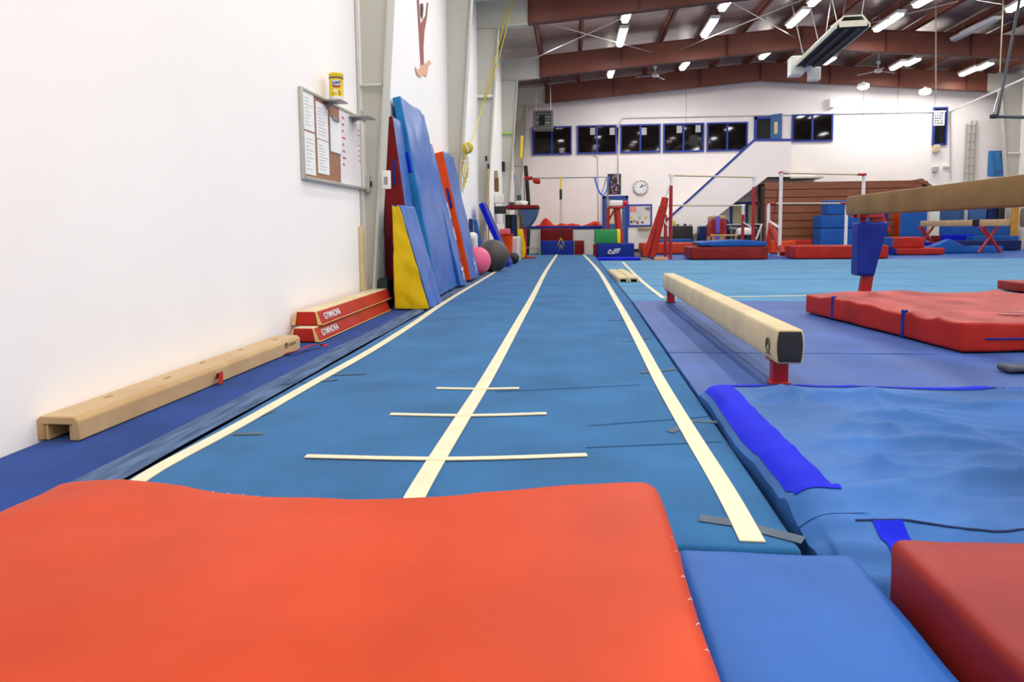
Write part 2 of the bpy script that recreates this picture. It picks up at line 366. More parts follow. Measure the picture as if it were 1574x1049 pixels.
for n, f, lab in FX:
    a, c = rowpt(*n), rowpt(*f); m = (a+c)/2; ln = max(.9, min(3.0, (a-c).length*.80)); m.z = zr(m.x)-.42
    rz = math.atan2(-(c.x-a.x), c.y-a.y)
    if first: t = fx0; t.location = m; t.rotation_euler = (0, 0, rz*.5); t['label'] = 'lit strip '+lab; first = False
    else: t = dup(fx0, m, rz*.5, 'lit strip '+lab)
    t.scale = (1.15, ln, 1)
    area(m.x, m.y, m.z-.12, .25, ln, LW*ln*.55)
a, c = rowpt(1532, 32), rowpt(1467, 63); m = (a+c)/2
t = thing('ceiling_light', 'unlit grey strip light among the lit ones under the roof', 'ceiling light', (m.x, m.y, zr(m.x)-.45), 0)
b = B().prism([(-.13, .06), (.13, .06), (.07, -.03), (-.07, -.03)], -1.1, 1.1); obj('housing', b, PLASW, t)
obj('tube', B().tube([(0, -1.05, -.05), (0, 1.05, -.05)], .03, 8), GREYP, t); obj('hanger', B().tube([(0, .6, .06), (0, .6, .4)], .006, 6).tube([(0, -.6, .06), (0, -.6, .4)], .006, 6), STEEL, t)
# rows of the same tubes that carry on over and behind the viewer
for X in (-.7, 1.55, 4.1, 6.6, 9.2, 12.2, 14.6):
    for Y in (-3.5, -.5, 3.0, 6.5, 10.2, 14.5):
        area(X, Y, zr(X)-.5, .3, 2.4, LW*1.15)
for X in (-.7, 12.2, 14.6): area(X, 20, zr(X)-.5, .3, 2.4, LW)  # bare area lights farther down the hall, no fixtures built
for (px, py), lab in [((1327, 133), 'round flood lamp under the last rafter, beyond the ceiling fan'), ((1422, 141), 'round flood lamp under the last rafter, nearer the narrow window')]:
    p = DY(px, py, 26.6); t = thing('flood_lamp', lab, 'lamp', p, 0, 'flood lamps on the back wall')
    obj('lens', B().lathe([(0, -.1), (.13, -.09), (.19, -.04), (.2, 0)], 20), LAMPW, t); obj('shade', B().lathe([(.21, -.02), (.2, .08), (.06, .14), (.03, .17)], 20), PLASW, t)
    obj('hanger', B().tube([(0, 0, .17), (0, .3, zb(p.x)+.1-p.z)], .012, 6), STEEL, t)
    l = bpy.data.lights.new('flood', 'AREA'); l.size = .3; l.energy = 22; lo = bpy.data.objects.new('flood', l); C.objects.link(lo); lo.location = p+Vector((0, 0, -.14)); lo.rotation_euler = (math.radians(25), 0, 0)
for px, w in ((960, 60), (1040, 60)):
    p = DY(px, 128, 25.2); area(p.x, p.y, zb(p.x)+.1, .5, .5, w)  # bare square area lights, no fixture built at these spots
# ================================================================== FLOOR COVERINGS
strip = thing('tumbling_strip', 'long blue carpeted tumbling strip with cream tape lines running down the gym', 'tumbling strip', (0, 0, 0))
XS0, XS1, YS0, YS1 = -1.60, .70, 1.86, 22.9
b = B().rbox((XS1-XS0, YS1-YS0, .10-.004), .02, (8, 60, 1), .003, (1.2, .8, 1), 3, warp=lambda p: (p.x+(-.075*max(0, 1-(p.y+(YS1-YS0)/2)/6.2) if p.x > .5 else 0), p.y, p.z), at=((XS0+XS1)/2, (YS0+YS1)/2, FZ+.002)); obj('carpet', b, CARPET, strip)
def line(pts, w, name, parent, z=.0, samp=6, mm=TAPE, ht=.004):
    g = [G(x, y, 0) for x, y in pts]; out = []
    for i in range(len(g)-1):
        p0, p1, p2, p3 = g[max(i-1, 0)], g[i], g[i+1], g[min(i+2, len(g)-1)]
        for k in range(samp):
            t = k/samp
            q = .5*((2*p1)+(-p0+p2)*t+(2*p0-5*p1+4*p2-p3)*t*t+(-p0+3*p1-3*p2+p3)*t**3); out.append(Vector((q.x, q.y, z)))
    out.append(Vector((g[-1].x, g[-1].y, z))); return obj(name, B().ribbon(out, w, ht), mm, parent)
line([(196, 752), (252, 716), (366, 655), (480, 590), (569, 540), (634, 499), (690, 461), (750, 425), (803, 393)], .062, 'tape_line', strip)
line([(630, 782), (642, 757), (672, 706), (711, 643), (753, 575), (798, 494), (819, 456), (840, 416), (856, 391.6)], .072, 'tape_line', strip)
line([(1157, 834), (1113, 752), (1056, 658), (1012, 582), (980, 521), (948, 463), (918, 414), (896.5, 391.3)], .07, 'tape_line', strip)
line([(470, 703), (690, 707), (902, 701)], .034, 'cross_tape', strip, .002); line([(600, 638), (720, 640), (840, 637)], .034, 'cross_tape', strip, .002); line([(671, 598), (735, 599), (798, 598)], .034, 'cross_tape', strip, .002)
for pts, w in [([(360, 668), (405, 667)], .03), ([(498, 578), (562, 575)], .02), ([(480, 588), (520, 584)], .02), ([(1030, 665), (1065, 648), (1108, 650)], .035), ([(1075, 797), (1130, 805), (1235, 832)], .05),
               ([(985, 574), (1040, 568)], .03), ([(955, 526), (1000, 520)], .02), ([(935, 493), (975, 491)], .02), ([(380, 648), (420, 632)], .02)]:
    obj('tape_residue', B().ribbon([G(x, y, .0) + Vector((0, 0, .0005)) for x, y in pts], w, .0022), RESID, strip)
for pts in [[(760, 603), (985, 592)], [(905, 655), (1090, 641)], [(900, 689), (1110, 680)], [(430, 592), (480, 588)]]:
    obj('seam', B().ribbon([G(x, y, .0) + Vector((0, 0, .0003)) for x, y in pts], .003, .0022), mat('carpet_seam', (26, 76, 116), .9), strip)
# navy runner along the wall with its worn grey edge
nav = thing('navy_runner', 'dark navy carpet runner lying along the white wall', 'carpet', (0, 0, 0))
obj('carpet', B().rbox((.50, 15.5, .085), .012, (4, 40, 1), .003, (2, 1, 1), 5, at=(XL+.26, 9.0, FZ+.002)), NAVY, nav)
b = B(); g = []
for i in range(80):
    y = 1.4+i*.19; row = []
    for j in range(5):
        x = -1.80+j*.043; row.append(Vector((x+.012*noise.noise(Vector((y*.9, 0, 3))), y, -.006+.007*noise.noise(Vector((j*1.5, y*1.3, 1)))+(.004 if 0 < j < 4 else -.006))))
    g.append(row)
b.rows([r[::-1] for r in g]); obj('worn_edge', b, GREYST, nav)
# spring floor on the far side
sf = thing('spring_floor', 'wide light blue spring floor of carpet rolls beyond the blue landing mats', 'spring floor', (0, 0, 0))
ys = [8.25, 9.2, 10.4, 11.7, 13.2, 14.8, 16.6, 18.6]
for k in range(7):
    w = ys[k+1]-ys[k]-.07
    obj('carpet_roll', B().rbox((12.4, w, .096), .007, (30, 4, 1), .004, (.5, .5, 1), k, at=(.715+6.2, (ys[k]+ys[k+1])/2, FZ+.002)), CARPETL, sf)
line([(957, 403), (985, 431), (1020, 459)], .06, 'tape_line', sf); line([(1020, 458), (1120, 457), (1240, 455)], .05, 'tape_line', sf)
# ================================================================== NEAR MATS
om = G(1010, 749, .2)
X1, Y1 = .235, 1.80
def sag(p):
    s = max(0, 1-((p.x+.05)/.62)**2); e = min(1, max(0, (p.y+.9)/1.8))
    far = max(0, (p.y-.2)/.7)
    z = p.z-(.042*s*far if p.z > .1 else 0)
    cor = max(0, (-p.x-.45)/.36)
    y = p.y - .03*s*far - .06*cor**2*(p.y > 0)*far + .03*max(0, (p.x-.55)/.25)*far
    return (p.x, y, z)
om = thing('crash_mat', 'big bright orange crash mat filling the front of the scene', 'crash mat', (-.60, .9, FZ+.002))
obj('mat', B().rbox((1.66, 1.8, .30), .05, (26, 28, 5), .008, (5, 5, 5), 2, warp=sag), ORANGE, om)
b = B(); rr = random.Random(4)
for k in range(20):       # frayed thread along the seam
    y = -.85+1.7*k/20+rr.uniform(-.02, .02); x0 = .825
    b.tube([(x0-.014, y, .286), (x0-.008, y+.004, .2885), (x0-.004, y+rr.uniform(.004, .012), .284)], .0007, 4)
for k in range(26):
    x = -.4+1.15*k/26; p = sag(Vector((x, .882, .29))); b.tube([(p[0], p[1]-.01, p[2]-.004), (p[0]+.004, p[1], p[2]-.004+rr.uniform(0, .005)), (p[0]+.008, p[1]-.002, p[2]-.006)], .0008, 4)
obj('frayed_seam', b, PLASW, om)
fm = thing('folding_mat', 'smooth blue folding mat wedged between the orange mat and the dark red mat', 'mat', (.48, .93, FZ+.002))
obj('mat', B().rbox((.455, 1.6, .16), .035, (12, 30, 3), .005, (4, 4, 4), 8), BLUE, fm)
b = B()
rm = thing('landing_mat', 'dark red landing mat in the near corner beside the blue folding mat', 'mat', (1.465, .65, FZ+.002))
obj('mat', B().rbox((1.46, 1.95, .25), .03, (16, 20, 4), .006, (3, 3, 3), 11), DRED, rm)
b = B().box(-.733, -.728, -.9, .9, .03, .04); obj('piping', b, RED, rm)
# wrinkled blue cover mat with royal blue border
def wr(x, y):
    w_ = .25*noise.noise(Vector((x*1.1, y*1.3, 5)))
    def ridge(u, v, k): return (1-min(1, abs(noise.noise(Vector((u, v, k))))*2.6))**2
    d_ = y+.22*x+w_
    z = .046*ridge(x*.6, d_*4.2, .3)+.010*ridge(x*.9, (y-.15*x+w_)*8, 4)+.026*ridge(x*1.6-y*1.4, y*2.2+x*1.6, 2)
    return z-.02+.014*noise.noise(Vector((x*.8, y*.9, 7)))
cx0, cx1, cy0, cy1 = .645, 2.9, 1.66, 3.50
cm = thing('pit_cover_mat', 'wrinkled blue cover mat with a royal blue border strip beside the tumbling strip', 'mat', (0, 0, 0))
def cover_pt(x, y):
    ez = min(1, (x-cx0)/.10); fy = min(1, (y-cy0)/.36)
    z = .075+wr(x, y)*min(1, max(.12, (x-cx0-.1)/.3))*min(1, (cy1-y)/.2+.2)
    z -= .05*(1-ez)**2
    z += .02*math.exp(-((y-cy0-.42)/.05)**2)+.008*noise.noise(Vector((x*7, y*9, 2)))*(1 if y < cy0+.5 else 0)
    z = (FZ+.02)*(1-fy**.55) + z*fy**.55 + (.014*math.sin((y-cy0)*60+x*5)*(1-fy) if fy < 1 else 0)
    return Vector((x+.03*noise.noise(Vector((y*2, 1, 1)))*(1 if x < cx0+.05 else 0), y+.02*math.sin(x*3)*(1 if y < cy0+.3 else 0), z))
def cover(name, xa, xb, ya, yb, nx, ny, m, dz=0, skirt=True):
    b = B(); g = [[cover_pt(xa+(xb-xa)*i/nx, ya+(yb-ya)*j/ny)+Vector((0, 0, dz)) for i in range(nx+1)] for j in range(ny+1)]
    b.rows(g)
    if skirt:
        ed = [g[j][0] for j in range(ny+1)]; b.rows([[Vector((p.x+.01, p.y, FZ+.004)) for p in ed], ed][::-1])
        ed = g[-1]; b.rows([[Vector((p.x, p.y, FZ+.004)) for p in ed], ed][::-1]); ed = [r[-1] for r in g]; b.rows([[Vector((p.x, p.y, FZ+.004)) for p in ed], ed])
    return obj(name, b, m, cm, ang=80)
cover('cover', cx0, cx1, cy0, cy1, 170, 150, WEARB)
cover('border_strip', cx0+.02, cx0+.155, cy0+.40, cy1-.02, 8, 70, ROYAL, .004, False); cover('border_strip', cx0+.035, cx1, cy1-.035, cy1, 60, 3, ROYAL, .004, False)
cover('border_strip', cx0+.19, cx0+.27, cy0+.14, cy0+.27, 6, 8, ROYAL, .004, False)
b = B(); b.tube([cover_pt(.79+(cx1-.8)*k/60, cy0+.26+.01*math.sin(k*.5))+Vector((0, 0, .002)) for k in range(61)], .0035, 5); obj('seam', b, NAVYV, cm)
q = G(1566, 571, .03); tag(obj('cloth', B().rbox((.24, .12, .035), .016, (8, 5, 2), .014, (9, 9, 9), 3, at=(q.x+.09, q.y+.10, .012)), mat('grey_cloth', (74, 80, 92), .9)), 'small grey folded cloth lying behind the far edge of the wrinkled cover', 'cloth')
# flat faded mats under the low beam
def flatmat(x0, x1, y0, y1, z1, label, m, seed):
    t = obj('floor_mat', B().rbox((x1-x0, y1-y0, z1-FZ-.004), .006, (20, 20, 1), .003, (1.5, 1.5, 1), seed, warp=lambda p: (p.x-(.075*max(0, 1-(p.y+(y0+y1)/2-1.86)/6.2) if p.x < -1.5 else 0), p.y, p.z), at=((x0+x1)/2, (y0+y1)/2, FZ+.002)), m)
    return tag(t, label, 'mat')
flatmat(.708, 5.2, 4.83, 8.22, .006, 'large faded blue mat under the far end of the low beam', FLATB, 21)
flatmat(.708, 5.2, 3.53, 4.805, .006, 'narrow faded blue mat under the near foot of the low beam', FLATB, 22)
# red crash mat with blue straps
p0, p1 = G(1480, 541, .02), G(1237, 479, .02); d = (p1-p0); L_ = d.length; rz = math.atan2(-d.x, d.y)
cen = p0+d/2; ux = Vector((math.cos(rz), math.sin(rz), 0)); cen = cen+ux*1.0
rc = thing('crash_mat', 'red crash mat with two blue straps round its side, on the faded blue mats', 'crash mat', (cen.x, cen.y, .014), rz)
def rcw(p):
    z = p.z
    if z > .1: z += .03*(1-min(1, abs(noise.noise(Vector((p.x*1.3+p.y*1.9, p.y*1.4, 9)))*3)))-.015+.02*noise.noise(Vector((p.x*.8, p.y*.8, 2)))
    return (p.x, p.y, z)
obj('mat', B().rbox((2.0, L_, .20), .025, (30, 36, 4), .006, (2.5, 2.5, 2.5), 31, warp=rcw, sides={'+z': 1}), [RED, WRED], rc)
for yy in (-.33, .42):
    b = B().rbox((.04, .035, .215), .006, (2, 2, 6), at=(-.988, yy*L_/2*1.25, -.002)); obj('strap', b, DEEPB, rc)
obj('handle', B().rbox((.5, .02, .05), .006, (4, 2, 2), at=(-.30, -L_/2-.008, .11)), ROYAL, rc)
obj('handle', B().rbox((.9, .012, .012), .004, (4, 2, 2), at=(-.40, -L_/2-.008, .085)), DEEPB, rc)
b = B()
for k in range(9):
    a = k*.7; b.ribbon([Vector((-.25+.25*math.cos(a)*.9, -.75+.08*math.sin(a), .208)), Vector((-.25+.25*math.cos(a+.5)*.9, -.75+.08*math.sin(a+.5)*1.2, .21)), Vector((-.25+.2*math.cos(a+1), -.75+.06*math.sin(a+1), .209))], .035, .004)
obj('chalk_mark', b, mat('chalk', (206, 150, 146), .9), rc)
p = G(1543, 449, .02); q = tag(obj('crash_mat', B().rbox((1.8, .5, .12), .02, (8, 8, 2), .004, (3, 3, 3), 33, at=(p.x+1.12, p.y+.28, .014)), DRED), 'second red mat, only a corner showing behind the strapped red crash mat', 'crash mat')
# ================================================================== BEAMS
def beam_body(L, w=.132, h=.185, m=SUEDEL):
    def bulge(p): k = 1+.18*(1-((p.z-h/2)/(h/2))**2); return (p.x*k, p.y, p.z)
    return B().rbox((w, L, h), .014, (4, 10, 6), warp=bulge)
pn, pf = G(1201, 585, .02), G(1034, 463, .02)
ax_x = (pn.x+pf.x)/2-.025; yn, yf = pn.y-.21, pf.y+.12; Lb = yf-yn
lb = thing('balance_beam', 'low cream balance beam standing on short red feet on the faded blue mats', 'balance beam', (ax_x, (yn+yf)/2, .012))
zt = .142
obj('beam', beam_body(Lb).xf(Matrix.Translation((0, 0, zt))), SUEDEL, lb)
b = B()
def cap(p): k = 1+.18*(1-((p.z-.07)/.085)**2); return (p.x*k, p.y, p.z)
obj('end_pad', B().rbox((.114, .012, .163), .006, (4, 1, 6), warp=lambda p: (p.x*(1+.16*(1-((p.z-.0815)/.0815)**2)), p.y, p.z), at=(0, -Lb/2-.004, zt+.011)), BLACK, lb)
for y in (-Lb/2+.18, Lb/2-.14):
    obj('foot', B().rbox((.085, .07, .13), .006, (2, 2, 3), at=(0, y, 0)).box(-.06, .06, y-.05, y+.05, .13, zt), STEELR, lb, 0)
    obj('base_plate', B().box(-.055, .055, y-.045, y+.045, 0, .012), STEELR, lb, .003)
def ring(cx, cz, r, y, n=18, t=.004): # ring in a plane facing sideways
    return [Vector((y, cx+r*math.cos(2*PI*k/n), cz+r*math.sin(2*PI*k/n))) for k in range(n+1)]
xs = -.066*1.18-.001
b = B().tube(ring(-Lb/2+.12, zt+.085, .036, xs), .004, 6).tube([Vector((xs, -Lb/2+.09, zt+.07)), Vector((xs, -Lb/2+.12, zt+.11)), Vector((xs, -Lb/2+.15, zt+.07))], .005, 6).tube([Vector((xs, -Lb/2+.085, zt+.04)), Vector((xs, -Lb/2+.155, zt+.035))], .004, 6)
obj('printed_emblem', b, mat('brown_ink', (96, 80, 52), .8), lb)
# high beam
pf = DY(1300, 317, 8.0); pn = DY(1574, 295, 4.72)
hx0, hx1 = pf.x+.06, pn.x+.07; sl = (hx1-hx0)/(pn.y-pf.y); Lh = 5.0; yc = 8.0-Lh/2; xc = hx0+sl*(yc-8.0); zt = (DY(1300, 331, 8.0).z+DY(1574, 318, 4.72).z)/2
hb = thing('balance_beam', 'high brown balance beam at full height crossing in front of the far wall', 'balance beam', (xc, yc, .012), -math.atan(sl)*1.0)
zl = zt-.012
obj('beam', beam_body(Lh, .105, .205, SUEDED).xf(Matrix.Translation((0, 0, zl))), [SUEDED], hb)
obj('top_strip', B().rbox((.10, Lh-.04, .006), .003, (2, 4, 1), at=(0, 0, zl+.2035)), SUEDE, hb)
def leg_high(parent, y):
    obj('bracket', B().box(-.05, .20, y-.10, y-.02, zl-.03, zl+.002).box(-.05, .10, y+.08, y+.16, zl-.03, zl+.002), STEELR, parent, .004)
    l1 = B(); b_ = Vector((0, y+.12, 0))
    for q0, q1, w in [((.04, y+.0, 0), (.16, y-.06, zl-.02), .055), ((.07, y+.14, .62), (.07, y+.12, zl-.02), .03)]:
        q0, q1 = Vector(q0), Vector(q1); M_ = basis(q0, (q1-q0).cross(Vector((0, 1, 0))), (0, 1, 0)); k = len(l1.v); l1.box(-w, w, -w*.7, w*.7, 0, (q1-q0).length); l1.xf(M_ if M_.to_3x3().col[2].dot(q1-q0) > 0 else basis(q0, -(q1-q0).cross(Vector((0, 1, 0))), (0, 1, 0)), k)
    l1.box(-.3, .3, y-.05, y+.05, 0, .03)
    obj('leg', l1, STEELR, parent, .004)
    k = .0
    xa, xb_, xc_, xd_ = [DY(q, 380, 7.75).x-hx0+.0 for q in (1311, 1357, 1312, 1337)]
    def w2(p):
        t = p.z/.68; u = p.x/.36+.5; l0 = xc_+(xa-xc_)*t; r0 = xd_+(xb_-xd_)*t
        return (l0+(r0-l0)*u, y-.02+p.y, .33+p.z*(zl-.41)/.68)
    obj('leg_pad', B().rbox((.36, .22, .68), .03, (8, 4, 8), .008, (4, 4, 4), 3, warp=w2), DEEPB, parent)
leg_high(hb, Lh/2-.30)
obj('leg', B().box(-.05, .05, -Lh/2+.8, -Lh/2+.9, 0, zl), STEELR, hb)
# far practice beam
pf = DY(1403, 346, 24.6); pn = DY(1567, 341, 20.0); Lf = 4.6; xc = (pf.x+pn.x)/2
fb = thing('balance_beam', 'distant tan balance beam on crossed red legs in front of the blue mats', 'balance beam', (xc, 22.3, .0))
zl = .82
obj('beam', beam_body(Lf, .12, .19).xf(Matrix.Translation((0, 0, zl))), SUEDE, fb); obj('grip_band', B().rbox((.165, .35, .205), .014, (3, 2, 4), at=(0, -.95, zl-.006)), BLACK, fb)
for y in (-Lf/2+.75, Lf/2-.35):
    b = B()
    for s in (-1, 1):
        b.tube([(s*.30, y, .06), (-s*.2, y, zl)], .04, 8)
    b.tube([(-.18, y+.25, zl), (.06, y+.02, .36)], .03, 8); obj('leg', b, STEELR, fb)
p = DY(1567, 333, 8.4); zl = p.z-.12
gb = thing('balance_beam', 'end of a grey-brown beam poking in at the edge of the scene', 'balance beam', (p.x+.07, 8.4-2.4, .0))
obj('beam', beam_body(4.8, .13, .22).xf(Matrix.Translation((0, 0, zl))), mat('grey_suede', (112, 96, 78), .9, .08), gb); obj('leg', B().box(-.05, .05, 1.7, 1.8, .012, zl).box(-.05, .05, -1.8, -1.7, .012, zl), STEELR, gb)
# channel shaped floor beam by the wall
def channel(L, w, h, m, t=.035):
    b = B(); po = [(-w/2, 0), (-w/2, h-.02), (-w/2+.02, h), (w/2-.02, h), (w/2, h-.02), (w/2, 0), (w/2-t, 0), (w/2-t, h-t), (-w/2+t, h-t), (-w/2+t, 0)]
    vs = []; n = len(po)
    for k in range(13):
        y = -L/2+L*k/12; vs += [(x, y, z) for x, z in po]
    fs = [(k*n+i, (k+1)*n+i, (k+1)*n+(i+1) % n, k*n+(i+1) % n) for k in range(12) for i in range(n)]
    q = 12*n
    for a0, r in ((0, False), (q, True)):
        for f in ((0, 1, 8, 9), (1, 2, 3, 4, 7, 8), (4, 5, 6, 7)): f = [a0+i for i in f]; fs.append(f[::-1] if r else f)
    b.add(vs, fs); return b
def align(b, nrm=True): return b
pa, pb = G(122, 681, -.015), G(462, 538, -.015); d = pb-pa; L_ = d.length; rz = math.atan2(-d.x, d.y); ux = Vector((math.cos(rz), math.sin(rz), 0)); wch = .20
c = pa+d/2-ux*wch/2
fbm = thing('floor_beam', 'tan suede floor beam lying along the white wall with red strap ends', 'floor beam', (c.x, c.y, -.008), rz)
obj('beam', channel(L_, wch, .105, SUEDE), SUEDE, fbm, .006)
obj('lining_or_hollow', B().box(-wch/2+.037, -wch/2+.05, -L_/2+.01, L_/2-.05, 0, .065).box(wch/2-.05, wch/2-.037, -L_/2+.01, L_/2-.05, 0, .065), WOOD, fbm)
def strapb(pts, w=.045, t=.004):
    b = B(); vs = []
    for p, sd in pts: p = Vector(p); sd = Vector(sd).normalized()*w/2; vs.append([p-sd, p+sd])
    b.rows(vs); b.rows([[q+Vector((.002, .002, t)) for q in r][::-1] for r in vs]); return b
y0 = G(345, 588, 0).y-c.y
obj('strap', strapb([((wch/2+.003, y0, .03), (0, 1, 0)), ((wch/2+.012, y0, .062), (0, 1, 0)), ((wch/2+.03, y0-.01, .066), (0, 1, .1)), ((wch/2+.035, y0-.02, .03), (0, 1, .1)), ((wch/2+.04, y0-.03, .004), (0, 1, 0))]), RED, fbm)
obj('strap', strapb([((wch/2+.003, L_/2-.28, .012), (0, 1, 0)), ((wch/2+.06, L_/2-.2, .02), (-.3, 1, 0)), ((wch/2+.09, L_/2-.02, .028), (1, -.2, 0)), ((wch/2+.13, L_/2+.08, .02), (1, .6, 0)), ((wch/2+.17, L_/2+.1, .004), (.5, 1, 0))]), RED, fbm)
b = B(); xe = wch/2+.001; ye = L_/2-.10
b.tube(ring(ye-.14, .066, .02, xe), .0025, 5).tube([(xe, ye-.16, .05), (xe, ye-.14, .085), (xe, ye-.12, .05)], .003, 5)
for k in range(4): b.tube([(xe, ye-.10+k*.03, .055), (xe, ye-.09+k*.03, .075), (xe, ye-.08+k*.03, .055)], .0025, 5)
obj('printed_emblem', b, mat('brown_ink', (96, 80, 52), .8), fbm)
b = B()
for k in range(5): b.rbox((.016, .05, .004), .0018, (1, 2, 1), at=(-.02+.03*math.sin(k*2), -L_/2+.35+k*.42, .103))
obj('bolt_slot', b, mat('worn_suede', (150, 122, 82), .9), fbm)
# two trapezoid floor beams
def trapezoid(L, wt, wb, h):
    return B().rbox((wb, L, h), .012, (4, 10, 4), warp=lambda p: (p.x*(wt+(wb-wt)*(1-p.z/h))/wb, p.y, p.z), sides={'+z': 1, '-y': 0})
pa, pb = G(478, 528, -.015), G(600, 480, -.015); d = pb-pa; L_ = 2.15; d.normalize(); rz = math.atan2(-d.x, d.y); ux = Vector((math.cos(rz), math.sin(rz), 0)); wb_ = .26
def trap_beam(c, rz, label):
    t = thing('floor_beam', label, 'floor beam', c, rz, 'stacked red trapezoid beams')
    obj('beam', trapezoid(L_, .17, wb_, .115), [RED, SUEDEL], t)
    for s in (-1, 1): # yellow corner webs on the near end
        b = B().prism([(s*.13, .004), (s*.085, .111), (s*.077, .111), (s*.095, .004)][::s], -L_/2-.006, -L_/2+.002); obj('end_trim', b, mat('cream_vinyl', (228, 204, 120), .5), t)
    for s in (1,):
        o0 = Vector((s*.1315, -L_/2+.2, 0)); up = Vector((-.045, 0, .115)).normalized()
        M_ = basis(Vector((.1086, -L_/2+.30, .058))+Vector((.115, 0, .045)).normalized()*.002, (0, 1, 0), up)
        text('lettering', 'GYMNOVA', .078, WHITEL, M_, t, .0008)
    b = B().tube([(.132, -L_/2, .006), (.132, L_/2, .006)], .004, 5); obj('piping', b, mat('cream_vinyl', (228, 204, 120), .5), t)
    return t
d = Vector((0, 1, 0)); rz = 0; ux = Vector((1, 0, 0)); wb_ = .26; c = pa+d*(L_/2)-ux*wb_/2; c.x = max(c.x, XL+.16)
trap_beam((c.x, c.y, -.008), rz, 'red trapezoid beam lying on the floor, lower of the stacked pair')
trap_beam((c.x-.02, c.y+.12, .111), rz, 'red trapezoid beam with cream top, upper of the stacked pair')
# pair of small cream floor beams on the spring floor
pa = G(947, 433, 0); pb = G(979, 433, 0); w = (pb.x-pa.x)/2
for k, lab in ((0, 'short cream floor beam on the blue carpet, nearer the tape line'), (1, 'short cream floor beam on the blue carpet, beside its twin')):
    t = thing('floor_beam', lab, 'floor beam', (pa.x+w*(k+.5), pa.y+1.0, .003), .02, 'pair of cream floor beams')
    obj('beam', channel(2.3, w-.012, .075, SUEDEL, .03), SUEDEL, t, .004); obj('lining_or_hollow', B().box(-w/2+.05, w/2-.05, -1.1, 1.1, 0, .02), DARK, t)  # dark slab stands in for the shade inside the hollow channel
# ================================================================== MATS AGAINST THE LONG WALL
def wedge(name, label, x0, x1t, x1b, y0, y1, z0, h, mats, seed, group=None):
    t = thing(name, label, 'wedge mat', (x0, (y0+y1)/2, z0), 0, group)
    wb = x1b-x0; wt = x1t-x0
    obj('mat', B().rbox((wb, y1-y0, h), .02, (10, 16, 30), .015, (5, 5, 5), seed, warp=lambda p: ((p.x+wb/2)*(wt+(wb-wt)*(1-p.z/h))/wb, p.y, p.z), sides={'-y': 1, '-x': 2, '+y': 1}), mats, t)
    b = B().tube([(wb, -(y1-y0)/2+.005, .01), (wt, -(y1-y0)/2+.005, h-.01), (0.01, -(y1-y0)/2+.005, h-.01)], .006, 6); obj('piping', b, NAVYV if mats[1] is YELLOW else mats[1], t)
    return t
q = G(661, 478, -.015); q2 = G(606, 478, -.015)
wy0 = q.y; wyx = q2.x
zt1 = DY(606, 317, wy0).z
wedge('wedge_mat', 'small wedge mat with a yellow side standing on end by the tumbling strip', q2.x+.0, DY(612, 318, wy0).x+.015, q.x, wy0, wy0+.73, -.002, zt1+.012, [SOFTB, YELLOW, BLUE], 41)
ry = wy0+.77; rz0 = DY(597, 180, ry).z
rwm = wedge('wedge_mat', 'tall wedge mat with a dark red side leaning behind the yellow wedge', XL+.03, DY(603, 185, ry).x, DY(642, 440, ry).x, ry, ry+.46, -.002, rz0+.012, [SOFTB, MAROON, MAROON], 42)
obj('handle', B().rbox((.03, .012, .30), .005, (2, 1, 4), at=(.13, -.236, 1.42)), DEEPB, rwm)
def leaner(name, label, y0, y1, xb, h, t, mats, seed, xtop=None, logo=True, extra=None, z0=.004, group=None):
    xt = (XL+t+.02) if xtop is None else xtop
    s = (xb-xt); a = s/h; u = Vector((-a, 0, math.sqrt(1-a*a)))
    M_ = basis((xb, y0, z0+a*t), (0, 1, 0), u)
    tt = thing(name, label, 'gym mat', M=M_, group=group)
    w = y1-y0
    b = B().rbox((w, h, t), .02, (10, 24, 3), .018, (3.5, 3, 3), seed, at=(w/2, h/2, -t), sides={'-x': 1, '+x': 1, '-z': 1, '+y': 1}); obj('mat', b, mats, tt)
    if logo:   # white tumbling figure print
        b = B()
        for a0, l in ((.3, .11), (1.9, .1), (2.9, .09), (4.3, .12), (5.4, .08)):
            c0 = Vector((w*.62, .22, .0145)); e = c0+Vector((math.cos(a0), math.sin(a0)*1.3, 0))*l
            k = len(b.v); b.ribbon([c0, (c0+e)/2+Vector((.01, 0, 0)), e], .026, .004)
        obj('printed_emblem', b, WHITEL, tt)
    return tt
y1_ = ry+.49
h1 = DY(618, 149, y1_).z
lw = leaner('wall_mat', 'tallest blue mat leaning on the wall, sky blue along its edge', y1_, y1_+1.42, -1.72, h1+.03, .115, [SOFTB, SKYB], 51, logo=False)
obj('handle', B().rbox((.012, .26, .04), .005, (1, 4, 2), at=(-.007, 1.75, -.08)), ROYAL, lw)
y2_ = y1_+1.46; h2 = DY(668, 220, y2_+.45).z
lw2 = leaner('wall_mat', 'blue mat leaning on the wall between the tallest mat and the orange edged mat', y2_, y2_+.50, -1.66, h2+.02, .11, [SOFTB, BLUE], 52)
b = B().box(.02, .05, .8, 1.0, .003, .016).box(.02, .05, 1.15, 1.4, .003, .016); b.xf(Matrix.Translation((.42, -.1, 0))); obj('velcro_patch', b, WHITEL, lw2)
o3 = G(728, 424, -.015); y3_ = y2_+1.15; h3 = DY(688, 233, y3_).z
lw3 = leaner('wall_mat', 'blue mat with a bright orange edge leaning on the wall before the balls', y3_, y3_+1.0, -1.68, h3+.02, .16, [SOFTB, ORANGE2], 53)
obj('handle', B().rbox((.012, .34, .04), .005, (1, 4, 2), at=(-.007, 1.40, -.09)), DEEPB, lw3)
tag(obj('storage_box', B().rbox((.16, .24, .34), .015, (3, 3, 3), at=(XL+.15, wy0+.2, -.01)), DGREEN), 'dark green box in the corner behind the yellow wedge mat', 'box')
